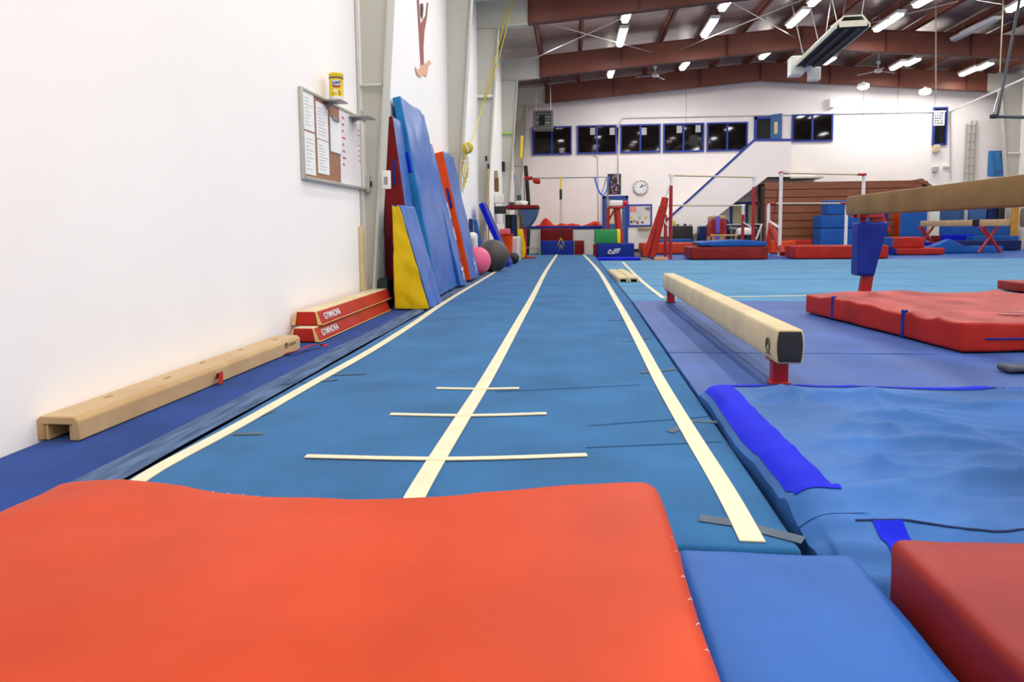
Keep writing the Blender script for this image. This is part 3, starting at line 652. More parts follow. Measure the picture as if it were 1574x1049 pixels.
a = WX(569, 348, XL+.05); tag(obj('wooden_board', B().box(XL+.004, XL+.05, a.y-.28, a.y-.20, -.012, a.z).xf(Matrix.Identity(4)), mat('cream_board', (214, 196, 150), .6)), 'narrow cream board standing against the wall beside the first column', 'board')
# balls
def ball(px, py, Y, rb, m, lab):
    o = obj('exercise_ball', B().lathe([(rb*math.sin(PI*k/24), rb-rb*math.cos(PI*k/24)) for k in range(25)], 40), m); o.location = (DY(px, py, Y).x, Y, -.008); tag(o, lab, 'exercise ball')
ball(758, 387, 14.1, .335, GREYR, 'large charcoal exercise ball resting on the navy runner'); ball(733, 396, 13.15, .275, PINK, 'smaller pink exercise ball in front of the charcoal ball')
q = G(749, 417, -.015); t = tag(obj('foam_block', B().rbox((.10, .16, .10), .012, (2, 2, 2), at=(q.x, q.y, -.012), sides={'+x': 1, '-y': 1}), [NAVYV, YELLOW]), 'little yellow and navy block on the floor by the pink ball', 'block')
q = G(771, 409, -.015); tag(obj('foam_block', B().rbox((.18, .12, .05), .012, (2, 2, 2), at=(q.x-.02, q.y, .003), sides={}), YPLAS), 'flat yellow pad on the floor beside the charcoal ball', 'block')
# royal blue slab and small leaning things beyond the balls
yy = 15.6
leaner('wall_mat', 'royal blue slab leaning steeply beyond the charcoal ball', yy, yy+.75, -1.42, 1.56, .12, [DEEPB, ROYAL], 55, xtop=-2.04, logo=False, z0=.008)
leaner('wall_mat', 'small light blue pad leaning behind the royal blue slab', yy-.42, yy-.05, -1.98, 1.12, .06, [BLUE, BLUE], 56, xtop=-2.16, logo=False, z0=FZ+.09)
t = thing('foam_cushion', 'white rounded cushion propped on the wall behind the charcoal ball', 'cushion', (-2.14, 14.6, FZ+.095)); obj('cushion', B().rbox((.2, .36, .82), .09, (4, 4, 6), .01, (3, 3, 3), 4), PLASW, t); obj('side_panel', B().rbox((.12, .02, .6), .008, (2, 1, 3), at=(0, -.19, .1)), GREYP, t)
tag(obj('pad_post', B().rbox((.09, .12, 1.12), .03, (2, 2, 4), at=(-2.22, 14.9, FZ+.09)), NAVYV), 'narrow navy padded post standing behind the white cushion', 'post')
# ================================================================== ON THE LONG WALL
xw = XL+.004
A = WX(463, 138, XL+.03); Bt = WX(469, 276, XL+.03); D = WX(565, 181, XL+.03); E = WX(563, 292, XL+.03)
y0, y1, z0, z1 = A.y, D.y-.02, (Bt.z+E.z)/2, (A.z+D.z)/2
bd = thing('notice_board', 'half cork half white notice board on the long wall', 'notice board', (XL, y0, z0)); w = y1-y0; h = z1-z0; ym = w*.515
cork = obj('cork_panel', B().box(.004, .022, .02, ym, .02, h-.02), CORK, bd); wbp = obj('whiteboard_panel', B().box(.004, .022, ym, w-.02, .02, h-.02), WBOARD, bd)
obj('frame', B().box(.002, .034, 0, .03, 0, h).box(.002, .034, w-.03, w, 0, h).box(.002, .034, .03, w-.03, h-.025, h).box(.002, .045, .03, w-.03, 0, .025), ALU, bd, .003)
b = B(); rr = random.Random(9)
for k in range(8): b.box(.0225, .0235, ym+.07, ym+.07+rr.uniform(.05, .1), h*.86-k*h*.085, h*.86-k*h*.085+.022)
for k in range(7): b.box(.0225, .0235, w*.82, w*.82+rr.uniform(.03, .1), h*.80-k*h*.07, h*.80-k*h*.07+.01)
obj('marker_lettering', b, RINK, wbp)
for (x0, x1, f0, f1, lab) in [(.05, .30, .55, .97, 'uppermost white sheet pinned at the near edge of the cork board'), (.05, .30, .06, .53, 'lower long white sheet pinned at the near edge of the cork board'), (.35, .66, .50, .92, 'grey printed sheet pinned in the top middle of the cork board'), (.36, .66, .10, .49, 'printed table sheet pinned in the lower middle of the cork board')]:
    ya, yb_ = y0+x0*ym, y0+x1*ym; za, zb_ = z0+f0*h, z0+f1*h; rr = random.Random(x0*31+f0*17)
    t = thing('pinned_sheet', lab, 'paper', (XL+.023, ya, za), 0, 'sheets pinned on the cork board'); obj('sheet', B().box(0, .002, 0, yb_-ya, 0, zb_-za), PAPER, t)
    b = B(); n = 9
    for k in range(n): b.box(.0022, .0028, (yb_-ya)*.12, (yb_-ya)*rr.uniform(.4, .9), (zb_-za)*(.12+.8*k/n), (zb_-za)*(.12+.8*k/n)+.006)
    obj('lettering', b, GREYP, t)
t = thing('clipboard', 'white clipboard with a metal clip hanging on the cork board', 'clipboard', (XL+.024, y0+ym*.70, z0+h*.40)); obj('sheet', B().box(.004, .007, .01, ym*.30, 0, h*.40), PAPER, t); obj('board', B().box(0, .004, 0, ym*.31, -.01, h*.42), GREYP, t); obj('clip', B().box(.005, .02, ym*.06, ym*.24, h*.38, h*.43), STEEL, t, .004)
# wipes canister on its little shelf
cn = DY(516, 134, 6.02); q = WX(520, 155, XL+.14)
Yc = q.y; zs = q.z
t = thing('wall_shelf', 'small grey shelf under the yellow canister on the long wall', 'shelf', (XL, Yc, zs)); obj('shelf_board', B().box(.003, .20, -.10, .10, -.015, 0), STEEL, t, .003); obj('bracket', B().prism([(.003, -.015), (.12, -.015), (.003, -.09)], -.01, .01), STEEL, t)
r_ = .066; hh = .25
ly = thing('wipes_canister', 'yellow disinfecting wipes canister on a small wall shelf', 'canister', (XL+.125, Yc, zs+.002))
lbody = obj('body', B().lathe([(r_*.93, 0), (r_, .006), (r_, hh*.17), (r_*.985, hh*.18), (r_*.985, hh*.85), (r_, hh*.86)], 40), [YPLAS], ly)
obj('base_band', B().lathe([(r_*1.006, .004), (r_*1.01, .02), (r_*1.006, .03)], 40), PLASW, ly)
obj('lid', B().lathe([(r_*1.0, hh*.86), (r_*1.02, hh*.87), (r_*1.02, hh*.95), (r_*.9, hh*.985), (r_*.5, hh)], 40), YPLAS, ly)
obj('label_band', B().lathe([(r_*1.003, hh*.77), (r_*1.008, hh*.78), (r_*1.008, hh*.81), (r_*1.003, hh*.82)], 40), mat('label_blue', (40, 50, 110), .5), lbody)
dv = Vector((-(XL+.125), -Yc, 0)).normalized(); tx = Vector((0, 0, 1)).cross(dv)*1.0
pc = dv*(r_+.003)
MB_ = basis(pc+Vector((0, 0, hh*.60)), tx, (0, 0, 1))
b = B(); n = 24; b.add([(.045*math.cos(2*PI*k/n), .026*math.sin(2*PI*k/n), z) for z in (-.006, .001) for k in range(n)], [list(range(n)), list(range(n, 2*n))]+[(k, (k+1) % n, (k+1) % n+n, k+n) for k in range(n)]); b.xf(MB_)
obj('label_oval', b, mat('label_pale', (206, 214, 232), .5), lbody)
text('lettering', 'Lysol', .036, mat('label_blue', (40, 50, 110), .5), basis(pc+Vector((0, 0, hh*.61))+dv*.002, tx+Vector((0, 0, .12)), (0, 0, 1)), lbody, .001)
b = B(); b.rbox((.07, .012, .004), .0015, (2, 1, 1)); b.xf(basis(pc+Vector((0, 0, hh*.47)), tx, (0, 0, 1))); obj('label_stripe', b, RED, lbody)
b = B()
for dx, dz, rr_ in ((-.014, .31, .014), (.004, .27, .011)):
    k = len(b.v); b.lathe([(rr_, -.003), (rr_, .001)], 14); b.xf(basis(pc+tx*dx+Vector((0, 0, hh*dz)), tx, (0, 0, 1)), k)
obj('label_flower', b, PLASW, lbody)
b = B()
for dx, dz, rr_ in ((.026, .28, .008), (.034, .2, .009), (-.03, .19, .006)):
    k = len(b.v); b.lathe([(rr_, -.003), (rr_, .001)], 14); b.xf(basis(pc+tx*dx+Vector((0, 0, hh*dz)), tx, (0, 0, 1)), k)
obj('label_fruit', b, mat('label_brown', (150, 96, 20), .6), lbody)
q = WX(557, 183, XL+.1); t = thing('wall_shelf', 'bare grey shelf plate above the corner of the notice board', 'shelf', (XL, q.y-.1, q.z)); obj('shelf_board', B().box(.003, .24, -.12, .12, -.012, 0), STEEL, t, .003); obj('bracket', B().prism([(.003, -.012), (.14, -.012), (.003, -.06)], -.01, .01), STEEL, t)
q = WX(566, 283, XL+.04); t = thing('outlet_box', 'small grey switch box beside the lower corner of the notice board', 'switch box', (XL, q.y, q.z)); obj('box', B().box(.003, .07, -.06, .06, -.09, .09), ALU, t, .004); obj('switch', B().box(.07, .085, -.015, .015, -.03, .03), BLACK, t)
q = DY(594, 277, FR[0]-.1); t = thing('switch_box', 'clear plastic switch cover fixed to the edge of the first column', 'switch box', (q.x+.0, FR[0]-.11, q.z)); obj('cover', B().rbox((.09, .05, .2), .01, (2, 2, 2), at=(.01, -.026, -.1)), PLASW, t); obj('switch', B().box(-.01, .03, -.058, -.05, -.05, .03), STEEL, t)
# conduit beside the first column
tag(obj('conduit', B().tube([(XL+.02, FR[0]-.22, 5), (XL+.02, FR[0]-.2, 2.0), (XL+.02, FR[0]-.2, .9)], .013, 8).box(XL, XL+.05, FR[0]-.23, FR[0]-.17, 2.1, 2.16), ALU), 'thin grey conduit running up the wall beside the first column', 'conduit')
# painted gymnast on the wall : flat cut-out decal
def wpt(px, py): p = WX(px, py, XL+.004); return (p.y, p.z)
dec = thing('wall_decal', 'flat decal of an upside-down gymnast high on the long wall', 'decal', (0, 0, 0))
def decal(name, px, m, x0=XL+.003, x1=XL+.010): obj(name, B().prism([wpt(*p) for p in px], x0, x1, 'x'), m, dec)
decal('body', [(640.5, -6), (643, -6), (645, 20), (646, 38), (648, 34), (654, 24), (656, 4), (658, 4), (656, 26), (652, 48), (650.5, 72), (651, 96), (652.5, 108), (647, 108), (645, 70), (643, 36)], FLESHD)
decal('hands', [(637, 102), (640, 106), (644, 108), (647, 100), (652, 99), (655, 96), (659, 92), (662.5, 98), (658, 101), (657, 108), (655, 118), (650, 115), (646, 119), (641, 116), (639, 110)], PEACH, XL+.0102, XL+.014)
decal('dark_print', [(646, 6), (649, 5), (650, 12), (648.5, 30), (646.5, 22)], mat('dark_hair', (80, 66, 58), .8), XL+.0102, XL+.014)  # dark printed patch on the decal
# yellow rope
zz = FR[1]-.16; q1 = DY(719, 226, zz); q2 = DY(743, 155, FR[2]-.16); q3 = DY(782, 2, FR[2]-.35)
rp = thing('rope', 'yellow rope slung between the columns with a knotted coil', 'rope', (0, 0, 0))
def sagline(a, c, s, n=14): return [a.lerp(c, k/n)-Vector((0, 0, s*4*(k/n)*(1-k/n))) for k in range(n+1)]
obj('strand', B().tube(sagline(q1, q2, .12), .012, 6).tube(sagline(q2, q3, .1), .012, 6).tube(sagline(q2+Vector((.02, .02, 0)), q3+Vector((.1, 0, .02)), .18), .012, 6), ROPEY, rp)
b = B()
for k in range(6):
    a = k*1.1; b.tube([q1+Vector((.09*math.cos(t_*PI/6)*math.cos(a), .09*math.cos(t_*PI/6)*math.sin(a), .09*math.sin(t_*PI/6)-.02)) for t_ in range(13)], .017, 6)
obj('coil', b, ROPEY, rp)
b = B()
for k in range(4):
    x = q1.x-.1+k*.03; b.tube([Vector((x+.01*math.sin(j*1.3+k), q1.y+.03, q1.z-.02-j*.09)) for j in range(10-k)], .011, 6)
obj('tail', b, ROPEY, rp)
# poles in the third bay
for i, (px, pt, m, lab) in enumerate([(750.5, 252, WOOD, 'pale wooden pole standing against the third column'), (747, 240, STEEL, 'thin grey pole standing beside the wooden pole')]):
    q = DY(px, pt, FR[2]-.22); t = thing('pole', lab, 'pole', (q.x, FR[2]-.22, FZ+.004)); obj('shaft', B().tube([(-.02, 0, 0), (0, .03, q.z-FZ)], .022 if i == 0 else .014, 8), m, t); obj('tip', B().tube([(0, .03, q.z-FZ-.12), (0, .03, q.z-FZ)], .028, 8), BLACK, t)
# things kept on the wall before the fourth column
def wallbit(name, px, py, w, h, d, m, lab, cat, Y=20.3):
    q = DY(px, py, Y); return tag(obj(name, B().rbox((d, w, h), min(.02, d*.3), (2, 2, 2), .006, (6, 6, 6), px, at=(XL+d/2+.004, Y, q.z-h/2)), m), lab, cat)
wallbit('wall_cabinet', 771, 360, .3, .62, .30, PLASW, 'white cabinet on the wall below the black speaker', 'cabinet')
wallbit('speaker', 771, 323, .3, .22, .32, BLACK, 'black speaker on the wall above the white cabinet', 'speaker')
wallbit('wall_shelf', 770, 306, .3, .26, .26, PLASW, 'white wall shelf unit above the black speaker', 'shelf')
wallbit('hanging_towel', 769.5, 284, .12, .42, .12, mat('brown_towel', (128, 92, 52), .9), 'brown towel hanging on the wall above the white shelf', 'towel')
wallbit('trophy', 769.5, 268, .12, .22, .1, mat('beige_trophy', (168, 158, 118), .5), 'small beige ornament above the brown towel', 'ornament')
wallbit('hanging_glove', 777.5, 256, .12, .32, .1, mat('dark_brown_leather', (44, 30, 26), .7), 'dark brown glove hanging on the wall near the fourth column', 'glove', 23.0-.5)
# ================================================================== FAR LEFT CORNER
YV = 20.6
q = DY(803, 319, YV); zt = q.z; xl_, xr_ = DY(780, 319, YV).x, DY(829, 319, YV).x
vt = thing('vault_table', 'dark red topped vault table with a blue curved front in the far corner', 'vault table', ((xl_+xr_)/2, YV, .006)); wv = xr_-xl_; zl = zt-.006
obj('top_pad', B().rbox((wv, 1.0, .11), .03, (6, 5, 2), at=(0, 0, zl-.06)), MAROON, vt)
cv = [(wv/2-.02, zl-.07), (wv/2-.06, zl-.22), (wv/2-.16, zl-.42), (wv/2-.30, zl-.58), (.05, zl-.62), (-.02, zl-.07)]
obj('front_pad', B().prism(cv, -.47, .47), mat('teal_blue_vinyl', (44, 84, 128), .45), vt, .02)
px_ = DY(807, 350, YV).x-(xl_+xr_)/2
obj('post', B().tube([(px_, -.2, .03), (px_, -.2, zl-.5)], .06, 12), STEELR, vt); obj('base', B().box(px_-.14, px_+.3, -.45, .3, 0, .03), STEELR, vt, .006)
obj('frame', B().tube([(px_+.45, -.1, .04), (px_+.45, -.1, .85), (px_+.02, -.1, .85)], .018, 8).tube([(px_+.45, -.1, .3), (px_, -.1, .3)], .018, 8), STEEL, vt)
t = tag(obj('towel', B().rbox((.34, .3, .12), .05, (6, 5, 3), .05, (9, 9, 9), 4, at=(DY(802, 313, YV).x, YV-.1, zt+.062)), PLASW), 'white crumpled towel lying on the vault table', 'towel')
tag(obj('chalk_block', B().rbox((.16, .2, .10), .03, (3, 3, 3), .02, (9, 9, 9), 5, at=(DY(787, 313, YV).x, YV-.1, zt+.06)), mat('navy_cloth', (70, 70, 100), .9)), 'small dark bundle on the vault table beside the towel', 'bundle')
for i, (px, wv_, zz_, m, lab) in enumerate([(782, .10, 1.3, DARK, 'dark board standing under the red vault table'), (790.5, .09, 1.3, NAVYV, 'navy board standing under the red vault table'), (798, .05, 1.26, WOOD, 'thin wooden board standing under the red vault table')]):
    q = DY(px, 350, YV+.1); tag(obj('board', B().rbox((wv_*1.6, .4, zz_), .015, (2, 2, 3), at=(q.x, YV+.05, .006)), m), lab, 'board')
b = B(); q = DY(802, 345, YV-.75); b.rbox((.16, .14, .86), .05, (4, 3, 8), .03, (6, 6, 6), 3, at=(q.x, q.y, .02), warp=lambda p: (p.x*(.6+.5*p.z)+.04*math.sin(p.z*6), p.y, p.z)); tag(obj('yellow_jacket', b, YELLOW), 'yellow jacket hanging in front of the vault table post', 'jacket')
q = DY(794, 392, 18.6); t = thing('crate', 'white crate beside the leaning royal blue slab', 'crate', (q.x-.05, 18.9, .006)); obj('box', B().box(-.22, .12, -.3, .3, 0, .66), PLASW, t, .01); obj('side_panel', B().box(-.17, .07, -.312, -.302, .06, .6), mat('pinkish_panel', (230, 200, 190), .6), t); obj('front_panel', B().box(.122, .13, -.26, .26, .05, .6), GREYP, t)
q = DY(780, 375, 17.6); t = thing('bucket', 'orange bucket behind the royal blue slab', 'bucket', (q.x-.02, 17.6, .006)); obj('pail', B().lathe([(.13, 0), (.16, .72), (.17, .74), (.15, .74), (.12, .05)], 20), ORANGE2, t); obj('rim', B().lathe([(.168, .71), (.178, .72), (.178, .75), (.165, .755)], 20), RED, t)
q = DY(776, 352, 18.3); tag(obj('toy_bin', B().rbox((.28, .4, .98), .04, (3, 3, 4), .03, (5, 5, 5), 6, at=(q.x, 18.3, FZ+.004)), mat('pink_cloth', (216, 90, 120), .8)), 'pink cloth bin standing behind the orange bucket', 'bin')
tag(obj('gym_bag', B().rbox((.26, .4, .26), .1, (4, 5, 4), .02, (5, 5, 5), 8, at=(DY(788, 390, 16.9).x, 17.1, .006)), BLACK), 'black bag on the floor behind the royal blue slab', 'bag')
# grey and black boards against the fourth and fifth columns
for i, (px0, px1, pt, m, lab, Y) in enumerate([(797, 806, 268, mat('grey_board', (176, 178, 182), .5), 'light grey board leaning by the fifth column', 24.4), (806, 812, 255, BLACK, 'black curved mat standing on end by the fifth column', 24.7), (800, 807, 300, mat('slate_board', (90, 96, 104), .5), 'dark slate board leaning beside the light grey board', 24.0)]):
    a, c = DY(px0, pt, Y), DY(px1, pt, Y); tag(obj('board', B().rbox((c.x-a.x, .10, a.z-FZ), .02, (3, 2, 10), at=((a.x+c.x)/2, Y, FZ+.004), warp=lambda p, i=i: (p.x+(.07*math.sin(p.z*1.1) if i == 1 else -.12*p.z/2), p.y, p.z)), m), lab, 'board')
q = DY(801, 226, FR[3]-.3); t = tag(obj('yellow_strap', B().rbox((.09, .03, .72), .012, (2, 1, 6), at=(q.x, FR[3]-.3, q.z-.36), warp=lambda p: (p.x+.05*p.z, p.y, p.z)), YPLAS), 'yellow strap hanging from the fourth column brace', 'strap')
# training bar with the suspension strap and blue bands
YT = 23.55
q0, q1 = DY(806, 276, YT), DY(934, 271, YT); zbar = (q0.z+q1.z)/2
tr = thing('horizontal_bar', 'single training bar on uprights in front of the cream wall', 'gymnastic bar', ((q0.x+q1.x)/2, YT, FZ+.004)); hw = (q1.x-q0.x)/2; zl = zbar-FZ
obj('bar', B().tube([(-hw, 0, zl), (hw, 0, zl)], .022, 10), STEEL, tr)
for s in (-1, 1):
    obj('upright', B().tube([(s*hw, 0, .02), (s*hw, 0, zl*.62)], .045, 10), STEELR, tr); obj('extension', B().tube([(s*hw, 0, zl*.60), (s*hw, 0, zl+.02)], .03, 10), STEEL, tr); obj('base', B().box(s*hw-.1, s*hw+.1, -.28, .28, 0, .03), STEELR, tr, .004)
b = B().rbox((.30, .12, .12), .05, (4, 3, 3), at=(-hw+.15, 0, zl-.06)); b.rbox((.26, .14, .18), .06, (4, 3, 3), .02, (7, 7, 7), 2, at=(-hw+.42, 0, zl-.19)); obj('red_sleeve', b, RED, tr)
q = DY(862, 300, YT)
ss = thing('suspension_strap', 'yellow and black suspension strap hanging from the training bar', 'strap', (q.x, YT, 0)); z_ = lambda py: DY(862, py, YT).z
obj('webbing', B().box(-.03, .03, -.03, -.024, z_(291), z_(272.5)).box(-.03, .03, .024, .03, z_(291), z_(272.5)).box(-.03, .03, -.03, .03, zbar+.022, zbar+.028), YPLAS, ss); obj('buckle', B().rbox((.09, .05, z_(291)-z_(307)), .012, (2, 1, 3), at=(0, 0, z_(307))), BLACK, ss)
obj('cord', B().tube([(-.02, 0, z_(307)), (-.03, 0, z_(366))], .007, 6).tube([(.02, 0, z_(307)), (.03, 0, z_(366))], .007, 6), BLACK, ss)
for s in (-1, 1): obj('handle', B().tube([(0, 0, z_(366)), (s*.10, 0, z_(376)), (s*.05, 0, z_(384)), (0, 0, z_(376))], .012, 8), YPLAS, ss)
b = B()
bl = thing('resistance_band', 'blue resistance bands looped over the end of the training bar', 'band', (0, 0, 0))
for i, (pa, pm, pb) in enumerate([((914.5, 273), (919, 297), (926.5, 301)), ((936, 272), (935, 294), (926, 302)), ((932, 274), (928, 290), (924, 300))]):
    pts = [DY(*pa, YT-.03*i-.05), DY(*pm, YT-.03*i-.05), DY(*pb, YT-.03*i-.05)]; out = []
    for k in range(13): t_ = k/12; out.append(pts[0]*(1-t_)**2+pts[1]*2*t_*(1-t_)+pts[2]*t_*t_)
    b = B().tube(out, [.028, .02, .015][i], 8); obj('band', b, BANDB, bl)
# foam pit wall, with the mats in front
YP = 24.9
a, c = DY(808, 349, YP), DY(926, 349, YP); zt = a.z
pit = thing('foam_pit', 'white walled foam pit with a blue padded rim', 'foam pit', (0, 0, 0))
obj('wall_panel', B().box(a.x, c.x, YP, YP+.12, FZ+.002, zt-.1), PLASW, pit); obj('rim_pad', B().rbox((c.x-a.x, .22, .12), .03, (10, 3, 2), at=((a.x+c.x)/2, YP+.06, zt-.10)), DEEPB, pit)
def crumple(p): return (p.x, p.y, p.z*(.6+.7*abs(noise.noise(Vector((p.x*2.2, 3, 1)))+.3)))
obj('foam_filling', B().rbox((c.x-a.x-.15, 1.6, .42), .12, (40, 14, 4), .09, (5, 5, 5), 9, warp=crumple, at=((a.x+c.x)/2, YP+1.1, zt-.26)), vinyl('red_orange_foam', (216, 58, 34), rough=.8), pit)
a, c = DY(829, 351, YP-.25), DY(881, 373, YP-.25)
def curl(p): return (p.x, p.y-(.18*(1-p.z/(.9))), p.z)
tag(obj('draped_mat', B().rbox((c.x-a.x, .14, a.z-FZ-.02), .06, (8, 3, 8), .01, (3, 3, 3), 4, at=((a.x+c.x)/2, YP-.14, FZ+.01)), MAROON), 'maroon mat standing against the foam pit wall', 'mat')
a, c = DY(831, 371, YP-1.4), DY(898, 388, YP-1.4)
t = thing('block_mat', 'long royal blue block mat with a maroon end, before the foam pit', 'block mat', ((a.x+c.x)/2, YP-1.0, FZ+.004)); w = c.x-a.x
obj('mat', B().rbox((w*.77, .7, a.z-FZ), .03, (8, 4, 3), at=(-w*.115, 0, 0)), DEEPB, t); obj('end_block', B().rbox((w*.22, .72, a.z-FZ), .03, (3, 4, 3), at=(w*.39, 0, 0), sides={}), MAROON, t)
# hose / green rope
tag(obj('jump_rope', B().tube([DY(812+4*k, 390+1.2*math.sin(k*.9), 23.6)+Vector((0, .1*math.sin(k), 0)) for k in range(8)], .02, 6), GREEN), 'green rope lying on the floor before the foam pit', 'rope')
# mailbox trapezoid and blue block with logo
YG = 22.3
a, c = DY(913, 375, YG), DY(975, 397, YG); zt = a.z
t = thing('block_mat', 'royal blue block mat with a white logo and maroon end', 'block mat', ((a.x+c.x)/2, YG+.45, FZ+.004)); w = c.x-a.x
obj('mat', B().rbox((w*.92, .9, zt-FZ), .025, (8, 6, 4), .006, (3, 3, 3), 4, at=(w*.04, 0, 0)), DEEPB, t); obj('end_block', B().rbox((w*.075, .88, zt-FZ-.02), .02, (2, 4, 3), at=(-w*.462, 0, 0)), MAROON, t)
b = B(); zl = (zt-FZ)*.42; yy = -.462
def vbar(p0, p1, w_): d_ = Vector(p1)-Vector(p0); n_ = Vector((0, 1, 0)).cross(d_).normalized()*w_/2; b.add([Vector(p0)+n_, Vector(p1)+n_, Vector(p1)-n_, Vector(p0)-n_]+[q_+Vector((0, .012, 0)) for q_ in (Vector(p0)+n_, Vector(p1)+n_, Vector(p1)-n_, Vector(p0)-n_)], [(0, 1, 2, 3), (7, 6, 5, 4), (0, 4, 5, 1), (1, 5, 6, 2), (2, 6, 7, 3), (3, 7, 4, 0)])
for p0, p1, w_ in [((-.2, yy, zl-.03), (-.12, yy, zl+.08), .04), ((-.12, yy, zl+.07), (-.02, yy, zl-.02), .035), ((-.2, yy, zl-.04), (.0, yy, zl-.05), .03), ((.0, yy, zl+.08), (.2, yy, zl+.1), .035), ((-.02, yy, zl+.03), (.18, yy, zl+.05), .03), ((-.03, yy, zl-.03), (.15, yy, zl-.01), .03)]: vbar(p0, p1, w_)
obj('printed_logo', b, WHITEL, t)
a, c = DY(914, 353, YG+.35), DY(953, 376, YG+.35)
t = thing('barrel_mat', 'green rounded mat with a yellow end, resting on the blue block', 'barrel mat', ((a.x+c.x)/2, YG+.45, zt+.006)); w = c.x-a.x; hg = a.z-zt
cs = [(-.40, 0), (-.36, hg*.6), (-.26, hg*.92), (-.14, hg), (.14, hg), (.26, hg*.92), (.36, hg*.6), (.40, 0)]
obj('mat', B().prism(cs, -w/2, w*.36, 'x'), GREEN, t, .02); obj('end_cap', B().prism([(y*1.01, z*1.01) for y, z in cs], w*.362, w/2, 'x'), YELLOW, t, .02)
# red vaulting stool behind
YH = 24.0
a = DY(936, 309, YH); c = DY(957, 319, YH); zt = a.z
t = thing('spotting_stand', 'red steel stand with a white cushion, behind the green mat', 'stand', ((a.x+c.x)/2, YH, FZ+.004)); w = c.x-a.x; zl = zt-FZ
obj('cushion', B().rbox((w, .5, .2), .05, (4, 4, 3), at=(0, 0, zl-.2)), PLASW, t); obj('deck', B().box(-w*.6, w*.6, -.3, .3, zl-.27, zl-.2), STEELR, t, .01)
obj('leg', B().tube([(w*.05, -.1, zl-.26), (w*.42, -.2, .0)], .12, 12), STEELR, t); obj('leg', B().tube([(-w*.55, 0, zl-.2), (-w*.55, 0, 0)], .05, 10), STEELR, t); obj('brace', B().tube([(-w*.55, 0, zl-.7), (-w*.05, 0, zl-.27)], .03, 8), STEELR, t)
tb = obj('foam_ball', B().lathe([(.1*math.sin(PI*k/12), .1-.1*math.cos(PI*k/12)) for k in range(13)], 20), mat('magenta_foam', (206, 40, 90), .7)); q = DY(958.5, 317, YH); tb.location = (q.x+.05, YH-.2, zt-.2+.005); tag(tb, 'magenta foam ball on the edge of the red stand', 'ball')
# clock, poster, notice board on the back wall
q = DY(984.5, 288, YB); rc_ = .30
ck = thing('wall_clock', 'round white clock on the back wall above the blue framed board', 'clock', (q.x, YB-.004, q.z), M=basis((q.x, YB-.004, q.z), (1, 0, 0), (0, 0, 1)))
obj('rim', B().lathe([(rc_, 0), (rc_, .07), (rc_*.93, .08), (rc_*.9, .05)], 40, cap=False), ALU, ck); dial = obj('dial', B().lathe([(rc_*.9, .01), (rc_*.9, .05)], 40), PAPER, ck)
b = B()
for k in range(12):
    a_ = 2*PI*k/12; b.tube([(rc_*.68*math.cos(a_), rc_*.68*math.sin(a_), .052), (rc_*.82*math.cos(a_), rc_*.82*math.sin(a_), .052)], .011, 5)
obj('hour_mark', b, INK, dial)
for nm, a_, l, w_ in (('hour_hand', math.radians(58), .15, .014), ('minute_hand', math.radians(22), .21, .01)): obj(nm, B().tube([(-.03*math.cos(a_), -.03*math.sin(a_), .056), (l*math.cos(a_), l*math.sin(a_), .056)], w_, 6), BLACK, dial)
a, c = DY(934, 267.5, YB), DY(954.5, 299, YB)
po = thing('poster', 'dark poster with pale and pink shapes on the wall above the blue door', 'poster', (a.x, YB-.012, c.z)); w, h = c.x-a.x, a.z-c.z
obj('sheet', B().box(0, w, 0, .008, 0, h), mat('poster_dark', (38, 30, 40), .5, .3, 9), po); b = B(); rr = random.Random(3)
for k in range(16): x, z = rr.uniform(.08, .85)*w, rr.uniform(.12, .9)*h; b.box(x, x+rr.uniform(.02, .06), -.003, 0, z, z+rr.uniform(.03, .13))
obj('pattern', b, mat('poster_pale', (168, 150, 160), .6, .3, 9), po); b = B()
for k in range(5): x, z = rr.uniform(.2, .7)*w, rr.uniform(.02, .5)*h; b.box(x, x+rr.uniform(.04, .12), -.004, 0, z, z+rr.uniform(.02, .05))
obj('accent', b, mat('poster_pink', (206, 80, 150), .6), po)
a, c = DY(965, 314.5, YB), DY(1002, 348.5, YB)
nb = thing('notice_board', 'blue framed notice board with coloured notes on the back wall', 'notice board', (a.x, YB-.05, c.z)); w, h = c.x-a.x, a.z-c.z
obj('panel', B().box(.06, w-.06, .01, .045, .06, h-.06), mat('board_grey', (222, 220, 218), .7), nb); obj('frame', B().box(0, .07, 0, .045, 0, h).box(w-.07, w, 0, .045, 0, h).box(.07, w-.07, 0, .045, 0, .07).box(.07, w-.07, 0, .045, h-.07, h), TRIMB, nb, .004)
obj('ledge', B().box(w*.42, w*1.0, -.12, .045, -.09, -.03), WOOD, nb)
for k, (x, z, sx, sz, m) in enumerate([(.09, .68, .26, .22, mat('salmon_note', (240, 150, 120), .7)), (.1, .36, .09, .12, YPLAS), (.44, .36, .09, .12, LIME), (.7, .36, .08, .12, YPLAS), (.1, .17, .1, .1, INK), (.24, .2, .08, .1, mat('tan_note', (180, 120, 60), .7)), (.35, .13, .1, .12, mat('purple_note', (140, 80, 130), .7)), (.7, .8, .22, .05, INK), (.75, .72, .15, .04, RED), (.55, .15, .1, .08, INK)]):
    obj('note', B().box(w*x, w*(x+sx), .0, .01, h*z, h*(z+sz)), m, nb)
